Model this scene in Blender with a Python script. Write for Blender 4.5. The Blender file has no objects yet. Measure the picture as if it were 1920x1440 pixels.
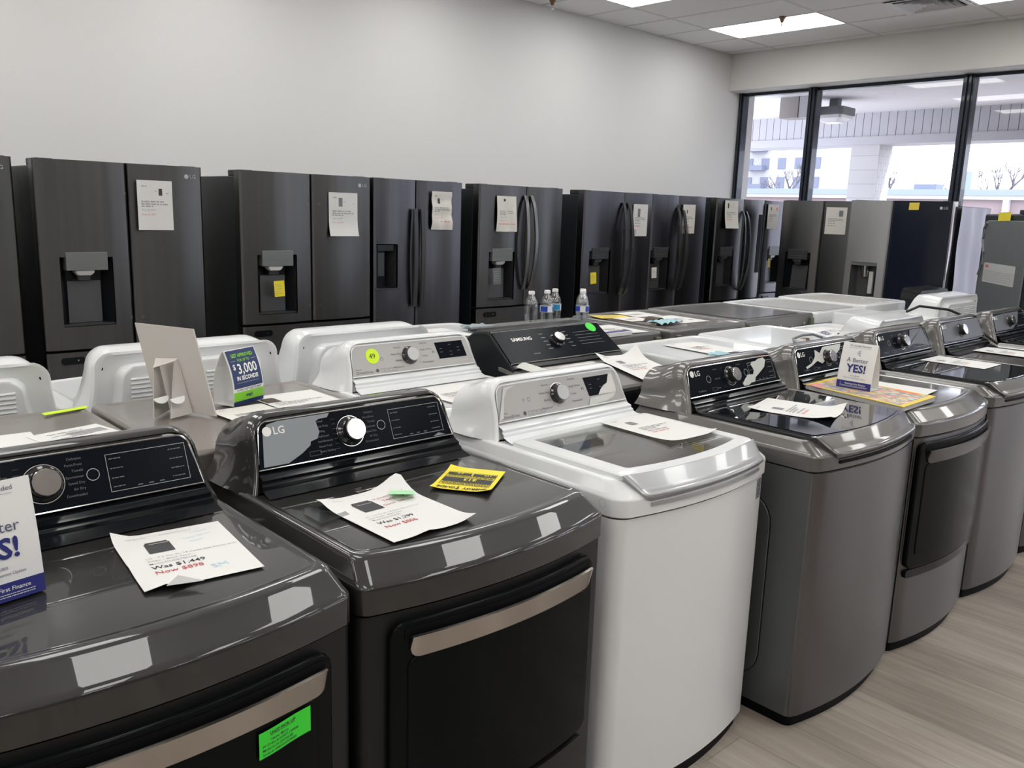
import bpy, bmesh, math, random
from math import sin, cos, pi, radians, sqrt
from mathutils import Vector, Matrix

random.seed(7)
scene = bpy.context.scene
COL = scene.collection

# ------------------------------------------------------------------ camera
YAW, PITCH, ROLL, FPX, EYE = 0.75535093, 0.19961682, 0.03227311, 1608.0, 1.56
fwd = Vector((sin(YAW) * cos(PITCH), cos(YAW) * cos(PITCH), -sin(PITCH)))
rgt = Vector((cos(YAW), -sin(YAW), 0.0))
upv = rgt.cross(fwd)
r2 = rgt * cos(ROLL) + upv * sin(ROLL)
u2 = -rgt * sin(ROLL) + upv * cos(ROLL)
cam_data = bpy.data.cameras.new('camera')
cam_data.sensor_fit = 'HORIZONTAL'
cam_data.sensor_width = 36.0
cam_data.lens = 36.0 * FPX / 1920.0
cam_data.clip_start = 0.05
cam_data.clip_end = 500
cam = bpy.data.objects.new('camera', cam_data)
COL.objects.link(cam)
M = Matrix((r2, u2, -fwd)).transposed().to_4x4()
M.translation = Vector((0, 0, EYE))
cam.matrix_world = M
scene.camera = cam

# ------------------------------------------------------------------ world, sun, exposure
world = bpy.data.worlds.new('sky')
scene.world = world
world.use_nodes = True
bg = world.node_tree.nodes['Background']
bg.inputs[0].default_value = (0.86, 0.89, 1.0, 1)
bg.inputs[1].default_value = 4.6
sun_data = bpy.data.lights.new('sun', 'SUN')
sun_data.energy = 4.0
sun_data.angle = radians(3)
sun_data.color = (1.0, 0.96, 0.9)
sun = bpy.data.objects.new('sun', sun_data)
COL.objects.link(sun)
sun.rotation_euler = (radians(48), 0, radians(18))      # high, from beyond the shop front
PANEL_EMIT = 7.4
scene.view_settings.view_transform = 'Standard'
scene.view_settings.look = 'None'
scene.view_settings.gamma = 1
scene.view_settings.use_curve_mapping = False
scene.view_settings.exposure = 0.0
try:
    scene.cycles.max_bounces = 8
    scene.cycles.diffuse_bounces = 7
    scene.cycles.glossy_bounces = 4
    scene.cycles.transmission_bounces = 8
    scene.cycles.transparent_max_bounces = 8
    scene.cycles.sample_clamp_indirect = 6.0
    scene.cycles.caustics_reflective = False
    scene.cycles.caustics_refractive = False
except Exception:
    pass

# ------------------------------------------------------------------ materials
MATS = {}


def mat(name, col, rough=0.5, metal=0.0, coat=0.0, coat_rough=0.03, noise=0.06, scale=(8, 8, 8), bump=0.0,
        emit=None, estr=0.0, trans=0.0, ior=1.45, alpha=1.0, colvar=0.0, spec=0.5):
    m = bpy.data.materials.new(name)
    m.use_nodes = True
    nt = m.node_tree
    b = nt.nodes['Principled BSDF']
    b.inputs['Base Color'].default_value = (*col, 1)
    b.inputs['Roughness'].default_value = rough
    b.inputs['Metallic'].default_value = metal
    b.inputs['Coat Weight'].default_value = coat
    b.inputs['Coat Roughness'].default_value = coat_rough
    b.inputs['Transmission Weight'].default_value = trans
    b.inputs['IOR'].default_value = ior
    b.inputs['Alpha'].default_value = alpha
    b.inputs['Specular IOR Level'].default_value = spec
    if emit:
        b.inputs['Emission Color'].default_value = (*emit, 1)
        b.inputs['Emission Strength'].default_value = estr
    tc = nt.nodes.new('ShaderNodeTexCoord')
    mp = nt.nodes.new('ShaderNodeMapping')
    mp.inputs['Scale'].default_value = scale
    nz = nt.nodes.new('ShaderNodeTexNoise')
    nz.inputs['Scale'].default_value = 1.0
    nz.inputs['Detail'].default_value = 3
    nt.links.new(tc.outputs['Object'], mp.inputs[0])
    nt.links.new(mp.outputs[0], nz.inputs['Vector'])
    mr = nt.nodes.new('ShaderNodeMapRange')
    mr.inputs['To Min'].default_value = max(0.0, rough - noise)
    mr.inputs['To Max'].default_value = min(1.0, rough + noise)
    nt.links.new(nz.outputs['Fac'], mr.inputs['Value'])
    nt.links.new(mr.outputs[0], b.inputs['Roughness'])
    if colvar:
        mx = nt.nodes.new('ShaderNodeMix')
        mx.data_type = 'RGBA'
        mx.inputs[6].default_value = (*[c * (1 - colvar) for c in col], 1)
        mx.inputs[7].default_value = (*[min(1, c * (1 + colvar)) for c in col], 1)
        nt.links.new(nz.outputs['Fac'], mx.inputs[0])
        nt.links.new(mx.outputs[2], b.inputs['Base Color'])
    if bump:
        bp = nt.nodes.new('ShaderNodeBump')
        bp.inputs['Strength'].default_value = bump
        bp.inputs['Distance'].default_value = 0.002
        nt.links.new(nz.outputs['Fac'], bp.inputs['Height'])
        nt.links.new(bp.outputs[0], b.inputs['Normal'])
    MATS[name] = m
    return m


mat('wall_paint', (0.76, 0.755, 0.75), 0.6, bump=0.05, scale=(60, 60, 60))
mat('header_paint', (0.72, 0.71, 0.69), 0.6, bump=0.05, scale=(60, 60, 60))
mat('ceiling_grid', (0.72, 0.72, 0.72), 0.5)
mat('tile', (0.90, 0.89, 0.89), 0.9, bump=0.5, scale=(140, 140, 140), colvar=0.04)
mat('tile_gap', (0.10, 0.10, 0.10), 0.7)
mat('panel_light', (0.9, 0.9, 0.85), 0.5, emit=(0.985, 0.98, 0.945), estr=PANEL_EMIT)
mat('white_enamel', (0.71, 0.725, 0.735), 0.28, coat=0.5, coat_rough=0.05, noise=0.004, scale=(2, 2, 2))
mat('white_plastic', (0.76, 0.77, 0.77), 0.32, coat=0.4, coat_rough=0.08, noise=0.004)
mat('silver_lip', (0.38, 0.39, 0.40), 0.30, metal=0.5, coat=0.6, coat_rough=0.05, noise=0.01)
mat('silver_panel', (0.40, 0.395, 0.385), 0.42, metal=0.35)
mat('chrome', (0.80, 0.80, 0.80), 0.12, metal=1.0, noise=0.03)
mat('knob_face', (0.62, 0.62, 0.63), 0.08, metal=1.0, noise=0.02)
mat('knob_side', (0.02, 0.02, 0.022), 0.15, coat=0.6)
mat('graphite', (0.016, 0.0155, 0.015), 0.40, metal=0.0, spec=0.35, coat=1.0, coat_rough=0.02, noise=0.005, scale=(2, 2, 2))
mat('door_black', (0.0035, 0.0045, 0.005), 0.16, spec=0.10, noise=0.01)
mat('text_slate', (0.10, 0.10, 0.19), 0.5)
mat('graphite_side', (0.010, 0.0105, 0.011), 0.40, spec=0.3, coat=0.1, coat_rough=0.2, noise=0.02)
mat('black_gloss', (0.005, 0.006, 0.008), 0.14, spec=0.35, noise=0.01)
mat('lid_black', (0.006, 0.007, 0.010), 0.05, spec=0.7, coat=0.6, coat_rough=0.01, noise=0.005)
mat('unseen_dark_wall', (0.10, 0.10, 0.10), 0.7)  # unseen south wall, darkened so appliance fronts reflect less light
mat('black_panel', (0.006, 0.008, 0.012), 0.18, spec=0.04, noise=0.01)
mat('black_satin', (0.007, 0.008, 0.010), 0.28, spec=0.25, noise=0.02)
mat('black_matte', (0.004, 0.004, 0.005), 0.5, spec=0.1)
mat('steel_deck', (0.125, 0.121, 0.116), 0.32, metal=0.5, coat=0.8, coat_rough=0.05, noise=0.006, scale=(2, 2, 2))
mat('steel_front', (0.165, 0.158, 0.157), 0.20, metal=1.0, noise=0.03, scale=(1.2, 1.2, 30))
mat('steel_side', (0.105, 0.110, 0.110), 0.38, metal=0.5)
mat('bronze_handle', (0.46, 0.42, 0.385), 0.20, metal=1.0, noise=0.06, scale=(30, 30, 6))
mat('taupe_deck', (0.30, 0.272, 0.255), 0.30, metal=0.5, coat=0.6, coat_rough=0.08)
mat('grey_deck', (0.16, 0.155, 0.15), 0.30, metal=0.5, coat=0.6, coat_rough=0.08)
mat('black_steel', (0.118, 0.117, 0.119), 0.24, metal=1.0, noise=0.05, scale=(26, 26, 0.6), colvar=0.16)
mat('blue_steel', (0.118, 0.116, 0.130), 0.22, metal=1.0, noise=0.05, scale=(26, 26, 0.6), colvar=0.16)
mat('fridge_side', (0.016, 0.019, 0.022), 0.42, noise=0.06)
mat('grey_steel', (0.40, 0.405, 0.415), 0.38, metal=0.7, noise=0.06, scale=(90, 90, 1.5))
mat('mid_steel', (0.20, 0.20, 0.205), 0.30, metal=1.0, noise=0.06, scale=(90, 90, 1.5))
mat('mirror_black', (0.010, 0.014, 0.026), 0.14, spec=0.4, noise=0.01)
mat('disp_panel', (0.17, 0.18, 0.18), 0.40, metal=0.3)
mat('disp_dark', (0.055, 0.057, 0.062), 0.35, metal=0.3)
mat('disp_grey', (0.10, 0.10, 0.105), 0.32, metal=0.4)
mat('light_grey', (0.50, 0.51, 0.51), 0.4)
mat('paper', (0.70, 0.70, 0.69), 0.75, noise=0.03)
mat('paper_cream', (0.72, 0.70, 0.66), 0.75, noise=0.03)
mat('label_paper', (0.46, 0.46, 0.46), 0.7)
mat('card', (0.56, 0.53, 0.50), 0.8, noise=0.03, colvar=0.02)
mat('white_card', (0.80, 0.80, 0.79), 0.35, noise=0.03)
mat('ink', (0.03, 0.03, 0.035), 0.6)
mat('ink_soft', (0.36, 0.36, 0.37), 0.7)
mat('ink_faint', (0.035, 0.04, 0.045), 0.5)
mat('panel_print', (0.14, 0.15, 0.16), 0.5)
mat('panel_print_dark', (0.09, 0.09, 0.09), 0.5)
mat('white_print', (0.82, 0.82, 0.80), 0.4)
mat('red_ink', (0.50, 0.10, 0.11), 0.6)
mat('pink_ink', (0.72, 0.30, 0.30), 0.6)
mat('blue_pen', (0.42, 0.62, 0.74), 0.6)
mat('navy', (0.030, 0.035, 0.19), 0.35)
mat('navy_dark', (0.012, 0.028, 0.110), 0.35)
mat('lime', (0.20, 0.56, 0.02), 0.4)
mat('neon_green', (0.045, 0.68, 0.04), 0.5, emit=None)
mat('neon_yellow', (0.60, 0.84, 0.02), 0.5)
mat('mint', (0.40, 0.72, 0.42), 0.7)
mat('yellow', (0.84, 0.70, 0.03), 0.5)
mat('note_yellow', (0.78, 0.60, 0.08), 0.6)
mat('orange', (0.80, 0.22, 0.10), 0.6)
mat('aqua', (0.28, 0.50, 0.56), 0.4)
mat('brown', (0.06, 0.04, 0.03), 0.6)
mat('reflect_pale', (0.24, 0.265, 0.285), 0.30, coat=0.3, coat_rough=0.10, noise=0.02)  # bright wall mirrored in the glossy panel, put into the colour
mat('reflect_dark', (0.11, 0.11, 0.125), 0.40, spec=0.3, noise=0.02)  # purple-grey reflection of the glossy panel, put into the colour
mat('satin_white', (0.56, 0.58, 0.55), 0.45)
mat('satin_silver', (0.60, 0.585, 0.565), 0.25, metal=0.2)
mat('film_clear', (0.9, 0.9, 0.9), 0.12, trans=0.0, alpha=0.22, coat=0.8)
mat('tub', (0.62, 0.58, 0.55), 0.45)
mat('frame_metal', (0.022, 0.030, 0.045), 0.35, metal=0.4, coat=0.3)
mat('outdoor_white', (0.80, 0.78, 0.81), 0.7)
mat('battens', (0.50, 0.495, 0.53), 0.7)
mat('batten_gap', (0.22, 0.22, 0.25), 0.7)
mat('concrete', (0.55, 0.54, 0.53), 0.8, colvar=0.1, scale=(2, 2, 2))
mat('asphalt', (0.30, 0.30, 0.31), 0.9, colvar=0.15, scale=(1, 1, 1))
mat('pink_brick', (0.34, 0.265, 0.275), 0.8)
mat('pale_blue', (0.28, 0.33, 0.355), 0.6)
mat('haze_blue', (0.19, 0.21, 0.29), 0.7)
mat('tower_wall', (0.46, 0.46, 0.48), 0.7)
mat('bark', (0.13, 0.12, 0.15), 0.8)
mat('lamp_grey', (0.16, 0.17, 0.19), 0.5)
mat('lamp_lens', (0.80, 0.80, 0.82), 0.25, coat=0.5)
mat('vent_white', (0.80, 0.80, 0.82), 0.5)
mat('door_brown', (0.30, 0.27, 0.26), 0.6)
mat('wrap', (0.52, 0.54, 0.68), 0.5, noise=0.1, bump=0.3, scale=(9, 9, 2))
mat('back_grey', (0.20, 0.215, 0.225), 0.40, metal=0.4)
mat('green_clip', (0.10, 0.12, 0.08), 0.5)
mat('cap', (0.80, 0.80, 0.80), 0.4)
mat('bottle_blue', (0.015, 0.06, 0.42), 0.4)
mat('bottle_teal', (0.02, 0.30, 0.55), 0.4)
mat('rubber', (0.015, 0.015, 0.015), 0.7)
mat('brass', (0.30, 0.22, 0.14), 0.4, metal=0.8)
mat('icon_grey', (0.045, 0.045, 0.05), 0.6)
mat('icon_mid', (0.20, 0.20, 0.23), 0.6)
mat('catalog_print', (0.6, 0.5, 0.3), 0.4)
mat('cover_yellow', (0.80, 0.60, 0.05), 0.4)
mat('page_edge', (0.50, 0.49, 0.48), 0.8)


def brushed(name, aniso, rough, rot=0.0):
    """horizontal brushing that smears reflections up and down"""
    nt = MATS[name].node_tree
    b = nt.nodes['Principled BSDF']
    tg = nt.nodes.new('ShaderNodeTangent')
    tg.direction_type = 'RADIAL'
    tg.axis = 'Z'
    nt.links.new(tg.outputs[0], b.inputs['Tangent'])
    b.inputs['Anisotropic'].default_value = aniso
    b.inputs['Anisotropic Rotation'].default_value = rot
    for l in list(b.inputs['Roughness'].links):
        mr = l.from_node
        mr.inputs['To Min'].default_value = rough - 0.03
        mr.inputs['To Max'].default_value = rough + 0.03


brushed('steel_front', 0.75, 0.33, 0.25)
for _n in ('black_steel', 'blue_steel', 'mid_steel'):
    brushed(_n, 0.7, 0.32, 0.25)


def clear_mat(name, col, rough, alpha_mix, ior=1.33):
    """thin clear material: mostly see-through with a glossy reflection"""
    m = bpy.data.materials.new(name)
    m.use_nodes = True
    nt = m.node_tree
    nt.nodes.clear()
    out = nt.nodes.new('ShaderNodeOutputMaterial')
    tr = nt.nodes.new('ShaderNodeBsdfTransparent')
    tr.inputs[0].default_value = (*col, 1)
    gl = nt.nodes.new('ShaderNodeBsdfGlossy')
    gl.inputs['Color'].default_value = (1, 1, 1, 1)
    gl.inputs['Roughness'].default_value = rough
    fr = nt.nodes.new('ShaderNodeFresnel')
    ge = nt.nodes.new('ShaderNodeNewGeometry')
    io = nt.nodes.new('ShaderNodeMath')
    io.operation = 'MULTIPLY_ADD'
    io.inputs[1].default_value = 1.0 / ior - ior
    io.inputs[2].default_value = ior
    nt.links.new(ge.outputs['Backfacing'], io.inputs[0])
    nt.links.new(io.outputs[0], fr.inputs[0])
    ad = nt.nodes.new('ShaderNodeMath')
    ad.operation = 'ADD'
    ad.inputs[1].default_value = alpha_mix
    mx = nt.nodes.new('ShaderNodeMixShader')
    nz = nt.nodes.new('ShaderNodeTexNoise')
    nz.inputs['Scale'].default_value = 40
    tc = nt.nodes.new('ShaderNodeTexCoord')
    nt.links.new(tc.outputs['Object'], nz.inputs['Vector'])
    ml = nt.nodes.new('ShaderNodeMath')
    ml.operation = 'MULTIPLY_ADD'
    ml.inputs[1].default_value = 0.03
    ml.inputs[2].default_value = rough
    nt.links.new(nz.outputs['Fac'], ml.inputs[0])
    nt.links.new(ml.outputs[0], gl.inputs['Roughness'])
    nt.links.new(fr.outputs[0], ad.inputs[0])
    nt.links.new(ad.outputs[0], mx.inputs[0])
    nt.links.new(tr.outputs[0], mx.inputs[1])
    nt.links.new(gl.outputs[0], mx.inputs[2])
    nt.links.new(mx.outputs[0], out.inputs[0])
    MATS[name] = m


clear_mat('pane_glass', (0.95, 0.96, 0.97), 0.0, 0.0, 1.40)
clear_mat('lid_glass', (0.93, 0.94, 0.94), 0.0, 0.01, 1.35)
clear_mat('bottle_clear', (0.86, 0.88, 0.90), 0.08, 0.10, 1.45)
clear_mat('film_thin', (0.80, 0.80, 0.80), 0.10, 0.06, 1.45)


def floor_material():
    m = bpy.data.materials.new('floor_planks')
    m.use_nodes = True
    nt = m.node_tree
    N, L = nt.nodes, nt.links
    b = N['Principled BSDF']
    tc = N.new('ShaderNodeTexCoord')
    mp = N.new('ShaderNodeMapping')
    mp.inputs['Rotation'].default_value = (0, 0, radians(90))
    br = N.new('ShaderNodeTexBrick')
    br.offset = 0.37
    br.inputs['Color1'].default_value = (0.46, 0.46, 0.46, 1)
    br.inputs['Color2'].default_value = (0.60, 0.60, 0.60, 1)
    br.inputs['Mortar'].default_value = (0.3, 0.3, 0.3, 1)
    br.inputs['Scale'].default_value = 1.0
    br.inputs['Mortar Size'].default_value = 0.0015
    br.inputs['Brick Width'].default_value = 1.22
    br.inputs['Row Height'].default_value = 0.18
    L.new(tc.outputs['Object'], mp.inputs[0])
    L.new(mp.outputs[0], br.inputs['Vector'])
    mg = N.new('ShaderNodeMapping')
    mg.inputs['Scale'].default_value = (26, 2.2, 1)
    ng = N.new('ShaderNodeTexNoise')
    ng.inputs['Scale'].default_value = 1
    ng.inputs['Detail'].default_value = 8
    ng.inputs['Roughness'].default_value = 0.62
    ng.inputs['Distortion'].default_value = 0.6
    L.new(tc.outputs['Object'], mg.inputs[0])
    L.new(mg.outputs[0], ng.inputs['Vector'])
    mb = N.new('ShaderNodeMapping')
    mb.inputs['Scale'].default_value = (5, 0.9, 1)
    nb = N.new('ShaderNodeTexNoise')
    nb.inputs['Scale'].default_value = 1
    nb.inputs['Detail'].default_value = 4
    L.new(tc.outputs['Object'], mb.inputs[0])
    L.new(mb.outputs[0], nb.inputs['Vector'])
    a1 = N.new('ShaderNodeMath'); a1.operation = 'MULTIPLY_ADD'
    a1.inputs[1].default_value = 0.55
    L.new(ng.outputs['Fac'], a1.inputs[0])
    L.new(br.outputs['Color'], a1.inputs[2])
    a2 = N.new('ShaderNodeMath'); a2.operation = 'MULTIPLY_ADD'
    a2.inputs[1].default_value = 0.5
    L.new(nb.outputs['Fac'], a2.inputs[0])
    L.new(a1.outputs[0], a2.inputs[2])
    cr = N.new('ShaderNodeValToRGB')
    cr.color_ramp.elements[0].position = 0.62
    cr.color_ramp.elements[0].color = (0.185, 0.158, 0.135, 1)
    cr.color_ramp.elements[1].position = 1.28 / 1.3
    cr.color_ramp.elements[1].color = (0.47, 0.42, 0.375, 1)
    e = cr.color_ramp.elements.new(0.80)
    e.color = (0.315, 0.272, 0.235, 1)
    sc = N.new('ShaderNodeMath'); sc.operation = 'MULTIPLY'; sc.inputs[1].default_value = 0.77
    L.new(a2.outputs[0], sc.inputs[0])
    L.new(sc.outputs[0], cr.inputs[0])
    L.new(cr.outputs[0], b.inputs['Base Color'])
    b.inputs['Roughness'].default_value = 0.42
    bp = N.new('ShaderNodeBump'); bp.inputs['Strength'].default_value = 0.15; bp.inputs['Distance'].default_value = 0.002
    L.new(ng.outputs['Fac'], bp.inputs['Height'])
    L.new(bp.outputs[0], b.inputs['Normal'])
    MATS['floor_planks'] = m


floor_material()


def brick_material(name, c1, c2, mortar, w, h, rot=(0, 0, 0), ms=0.01):
    m = bpy.data.materials.new(name)
    m.use_nodes = True
    nt = m.node_tree
    b = nt.nodes['Principled BSDF']
    tc = nt.nodes.new('ShaderNodeTexCoord')
    mp = nt.nodes.new('ShaderNodeMapping')
    mp.inputs['Rotation'].default_value = rot
    br = nt.nodes.new('ShaderNodeTexBrick')
    br.inputs['Scale'].default_value = 1
    br.inputs['Brick Width'].default_value = w
    br.inputs['Row Height'].default_value = h
    br.inputs['Mortar Size'].default_value = ms
    br.inputs['Color1'].default_value = (*c1, 1)
    br.inputs['Color2'].default_value = (*c2, 1)
    br.inputs['Mortar'].default_value = (*mortar, 1)
    nt.links.new(tc.outputs['Object'], mp.inputs[0])
    nt.links.new(mp.outputs[0], br.inputs['Vector'])
    nt.links.new(br.outputs['Color'], b.inputs['Base Color'])
    b.inputs['Roughness'].default_value = 0.8
    MATS[name] = m


brick_material('white_brick', (0.60, 0.59, 0.60), (0.56, 0.55, 0.56), (0.44, 0.43, 0.45), 0.2, 0.075, (radians(90), 0, radians(90)), 0.006)


def catalog_material():
    m = bpy.data.materials.new('catalog_cover')
    m.use_nodes = True
    nt = m.node_tree
    b = nt.nodes['Principled BSDF']
    tc = nt.nodes.new('ShaderNodeTexCoord')
    mp = nt.nodes.new('ShaderNodeMapping')
    mp.inputs['Scale'].default_value = (62, 48, 1)
    vo = nt.nodes.new('ShaderNodeTexVoronoi')
    vo.distance = 'CHEBYCHEV'
    vo.inputs['Scale'].default_value = 1
    vo.inputs['Randomness'].default_value = 0.7
    cr = nt.nodes.new('ShaderNodeValToRGB')
    cr.color_ramp.interpolation = 'CONSTANT'
    cols = [(0.55, 0.42, 0.20), (0.20, 0.28, 0.40), (0.62, 0.55, 0.45), (0.72, 0.25, 0.28), (0.30, 0.34, 0.28), (0.70, 0.66, 0.60), (0.66, 0.46, 0.12), (0.40, 0.33, 0.27)]
    cr.color_ramp.elements[0].color = (*cols[0], 1)
    cr.color_ramp.elements[1].position = 0.125
    cr.color_ramp.elements[1].color = (*cols[1], 1)
    for i in range(2, 8):
        e = cr.color_ramp.elements.new(i / 8)
        e.color = (*cols[i], 1)
    nt.links.new(tc.outputs['Object'], mp.inputs[0])
    nt.links.new(mp.outputs[0], vo.inputs['Vector'])
    sp = nt.nodes.new('ShaderNodeSeparateColor')
    nt.links.new(vo.outputs['Color'], sp.inputs[0])
    nt.links.new(sp.outputs[0], cr.inputs[0])
    nt.links.new(cr.outputs[0], b.inputs['Base Color'])
    b.inputs['Roughness'].default_value = 0.4
    MATS['catalog_cover'] = m


catalog_material()

# ------------------------------------------------------------------ mesh helpers
TXT = {}


def text_mesh(s, bold=0.0):
    k = (s, bold)
    if k not in TXT:
        cu = bpy.data.curves.new('t', 'FONT')
        cu.body = s
        cu.size = 1.0
        cu.resolution_u = 2
        cu.offset = bold
        ob = bpy.data.objects.new('t', cu)
        me = ob.to_mesh()
        vs = [tuple(v.co) for v in me.vertices]
        fs = [tuple(p.vertices) for p in me.polygons]
        ob.to_mesh_clear()
        bpy.data.objects.remove(ob)
        bpy.data.curves.remove(cu)
        TXT[k] = (vs, fs)
    return TXT[k]


class Frame:
    """a 2-D drawing frame in space: p(x, y, t) with t along the normal"""

    def __init__(self, o, u, v, fn=None):
        self.o, self.u, self.v = Vector(o), Vector(u).normalized(), Vector(v).normalized()
        self.n = self.u.cross(self.v).normalized()
        self.fn = fn

    def p(self, x, y, t=0.0):
        if self.fn:
            t = t + self.fn(x, y)
        return tuple(self.o + self.u * x + self.v * y + self.n * t)


class Mb:
    def __init__(self):
        self.v, self.f = [], []

    def add(self, vs, fs):
        n = len(self.v)
        self.v += [tuple(a) for a in vs]
        self.f += [tuple(i + n for i in f) for f in fs]
        return self

    def box(self, x0, x1, y0, y1, z0, z1):
        vs = [(x, y, z) for z in (z0, z1) for x, y in ((x0, y0), (x1, y0), (x1, y1), (x0, y1))]
        return self.add(vs, [(3, 2, 1, 0), (4, 5, 6, 7), (0, 1, 5, 4), (1, 2, 6, 5), (2, 3, 7, 6), (3, 0, 4, 7)])

    def loft(self, rings, cap0=True, cap1=True, closed=True):
        n = len(rings[0])
        vs = [p for r in rings for p in r]
        fs = []
        for k in range(len(rings) - 1):
            for i in range(n if closed else n - 1):
                j = (i + 1) % n
                fs.append((k * n + i, k * n + j, (k + 1) * n + j, (k + 1) * n + i))
        if cap0:
            fs.append(tuple(reversed(range(n))))
        if cap1:
            fs.append(tuple((len(rings) - 1) * n + i for i in range(n)))
        return self.add(vs, fs)

    def tube(self, pts, r, n=8, closed=False):
        pts = [Vector(p) for p in pts]
        rings = []
        up = Vector((0.13, 0.21, 0.97))
        N = len(pts)
        for i, p in enumerate(pts):
            if closed:
                d = pts[(i + 1) % N] - pts[i - 1]
            else:
                d = pts[min(i + 1, N - 1)] - pts[max(i - 1, 0)]
            d.normalize()
            a = d.cross(up).normalized()
            b = d.cross(a)
            rr = r[i] if isinstance(r, (list, tuple)) else r
            rings.append([p + a * cos(2 * pi * k / n) * rr + b * sin(2 * pi * k / n) * rr for k in range(n)])
        if closed:
            rings.append(rings[0])
            return self.loft(rings, False, False)
        return self.loft(rings)

    def lathe(self, prof, frame, n=32):
        """prof: (radius, t) along the frame normal"""
        rings = [[frame.p(r * cos(2 * pi * k / n), r * sin(2 * pi * k / n), t) for k in range(n)] for r, t in prof]
        return self.loft(rings)

    def prism(self, poly, frame, t0, t1):
        a = [frame.p(x, y, t0) for x, y in poly]
        b = [frame.p(x, y, t1) for x, y in poly]
        return self.loft([a, b])

    def text(self, s, size, frame, x, y, t=0.0006, align='l', bold=0.0, sx=1.0, ang=0.0):
        vs, fs = text_mesh(s, bold)
        if not vs:
            return self
        w = max(v[0] for v in vs) * size * sx
        ox = {'l': 0, 'c': -w / 2, 'r': -w}[align]
        ca, sa = cos(ang), sin(ang)
        out = []
        for v in vs:
            a, b = v[0] * size * sx + ox, v[1] * size
            out.append(frame.p(x + a * ca - b * sa, y + a * sa + b * ca, t))
        return self.add(out, fs)

    def ring2d(self, frame, cx, cy, r, w, t=0.0006, n=32, a0=0, a1=2 * pi):
        full = abs(a1 - a0 - 2 * pi) < 1e-6
        m = n + (0 if full else 1)
        vs = []
        for k in range(m):
            a = a0 + (a1 - a0) * k / n
            vs += [frame.p(cx + (r - w) * cos(a), cy + (r - w) * sin(a), t), frame.p(cx + r * cos(a), cy + r * sin(a), t)]
        fs = [(2 * k, 2 * k + 1, (2 * k + 3) % (2 * m), (2 * k + 2) % (2 * m)) for k in range(n)]
        return self.add(vs, fs)

    def rect(self, frame, x0, x1, y0, y1, t=0.0006):
        return self.add([frame.p(x0, y0, t), frame.p(x1, y0, t), frame.p(x1, y1, t), frame.p(x0, y1, t)], [(0, 1, 2, 3)])

    def poly(self, frame, pts, t=0.0006):
        return self.add([frame.p(x, y, t) for x, y in pts], [tuple(range(len(pts)))])

    def rect_line(self, frame, x0, x1, y0, y1, w, t=0.0006):
        self.rect(frame, x0, x1, y0, y0 + w, t)
        self.rect(frame, x0, x1, y1 - w, y1, t)
        self.rect(frame, x0, x0 + w, y0 + w, y1 - w, t)
        return self.rect(frame, x1 - w, x1, y0 + w, y1 - w, t)

    def words(self, frame, x0, x1, y, h, rnd, t=0.0006):
        x = x0
        while x < x1 - h:
            w = min(x1 - x, h * rnd.uniform(1.2, 4.5))
            self.rect(frame, x, x + w, y, y + h, t)
            x += w + h * 0.7
        return self

    def build(self, name, m, parent=None, bevel=0.0, sharp=35, segs=2, smooth=True):
        me = bpy.data.meshes.new(name)
        me.from_pydata(self.v, [], self.f)
        me.validate()
        bm = bmesh.new()
        bm.from_mesh(me)
        bmesh.ops.recalc_face_normals(bm, faces=bm.faces)
        bm.to_mesh(me)
        bm.free()
        if smooth:
            me.polygons.foreach_set('use_smooth', [True] * len(me.polygons))
            me.set_sharp_from_angle(angle=radians(sharp))
        me.materials.append(MATS[m])
        ob = bpy.data.objects.new(name, me)
        COL.objects.link(ob)
        if parent:
            ob.parent = parent
        if bevel:
            bv = ob.modifiers.new('edge', 'BEVEL')
            bv.width = bevel
            bv.segments = segs
            bv.limit_method = 'ANGLE'
            bv.angle_limit = radians(30)
            bv.harden_normals = True
        if smooth and len(me.polygons) > 5:
            wn = ob.modifiers.new('shading', 'WEIGHTED_NORMAL')
            wn.keep_sharp = True
            wn.weight = 80
        return ob


def tag(o, label=None, cat=None, group=None, kind=None):
    if label: o['label'] = label
    if cat: o['category'] = cat
    if group: o['group'] = group
    if kind: o['kind'] = kind
    return o


def thing(name, label, cat, loc, rz=0.0, group=None):
    o = bpy.data.objects.new(name, None)
    COL.objects.link(o)
    o.location = loc
    o.rotation_euler = (0, 0, rz)
    o.empty_display_size = 0.1
    return tag(o, label, cat, group)


def struct(name, mb, m, **k):
    return tag(mb.build(name, m, **k), kind='structure')


def rr(x0, x1, y0, y1, z, r, sag=0.0, nf=14, nc=5, ns=4, fade=0.22):
    """rounded rectangle ring at height z, front edge (y0) bowed outward by sag"""
    pts = []
    r = min(r, (x1 - x0) / 2.01, (y1 - y0) / 2.01)
    def seg(a, b, n):
        for i in range(n):
            t = i / n
            pts.append((a[0] + (b[0] - a[0]) * t, a[1] + (b[1] - a[1]) * t))
    def arc(cx, cy, a0):
        for i in range(nc):
            a = a0 + (pi / 2) * i / nc
            pts.append((cx + r * cos(a), cy + r * sin(a)))
    arc(x0 + r, y0 + r, pi)
    seg((x0 + r, y0), (x1 - r, y0), nf)
    arc(x1 - r, y0 + r, 1.5 * pi)
    seg((x1, y0 + r), (x1, y1 - r), ns)
    arc(x1 - r, y1 - r, 0)
    seg((x1 - r, y1), (x0 + r, y1), nf)
    arc(x0 + r, y1 - r, pi / 2)
    seg((x0, y1 - r), (x0, y0 + r), ns)
    out = []
    xc, hw = (x0 + x1) / 2, (x1 - x0) / 2
    for x, y in pts:
        w = max(0.0, 1 - (y - y0) / fade)
        out.append((x, y - sag * (1 - ((x - xc) / hw) ** 2) * w, z))
    return out


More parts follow.
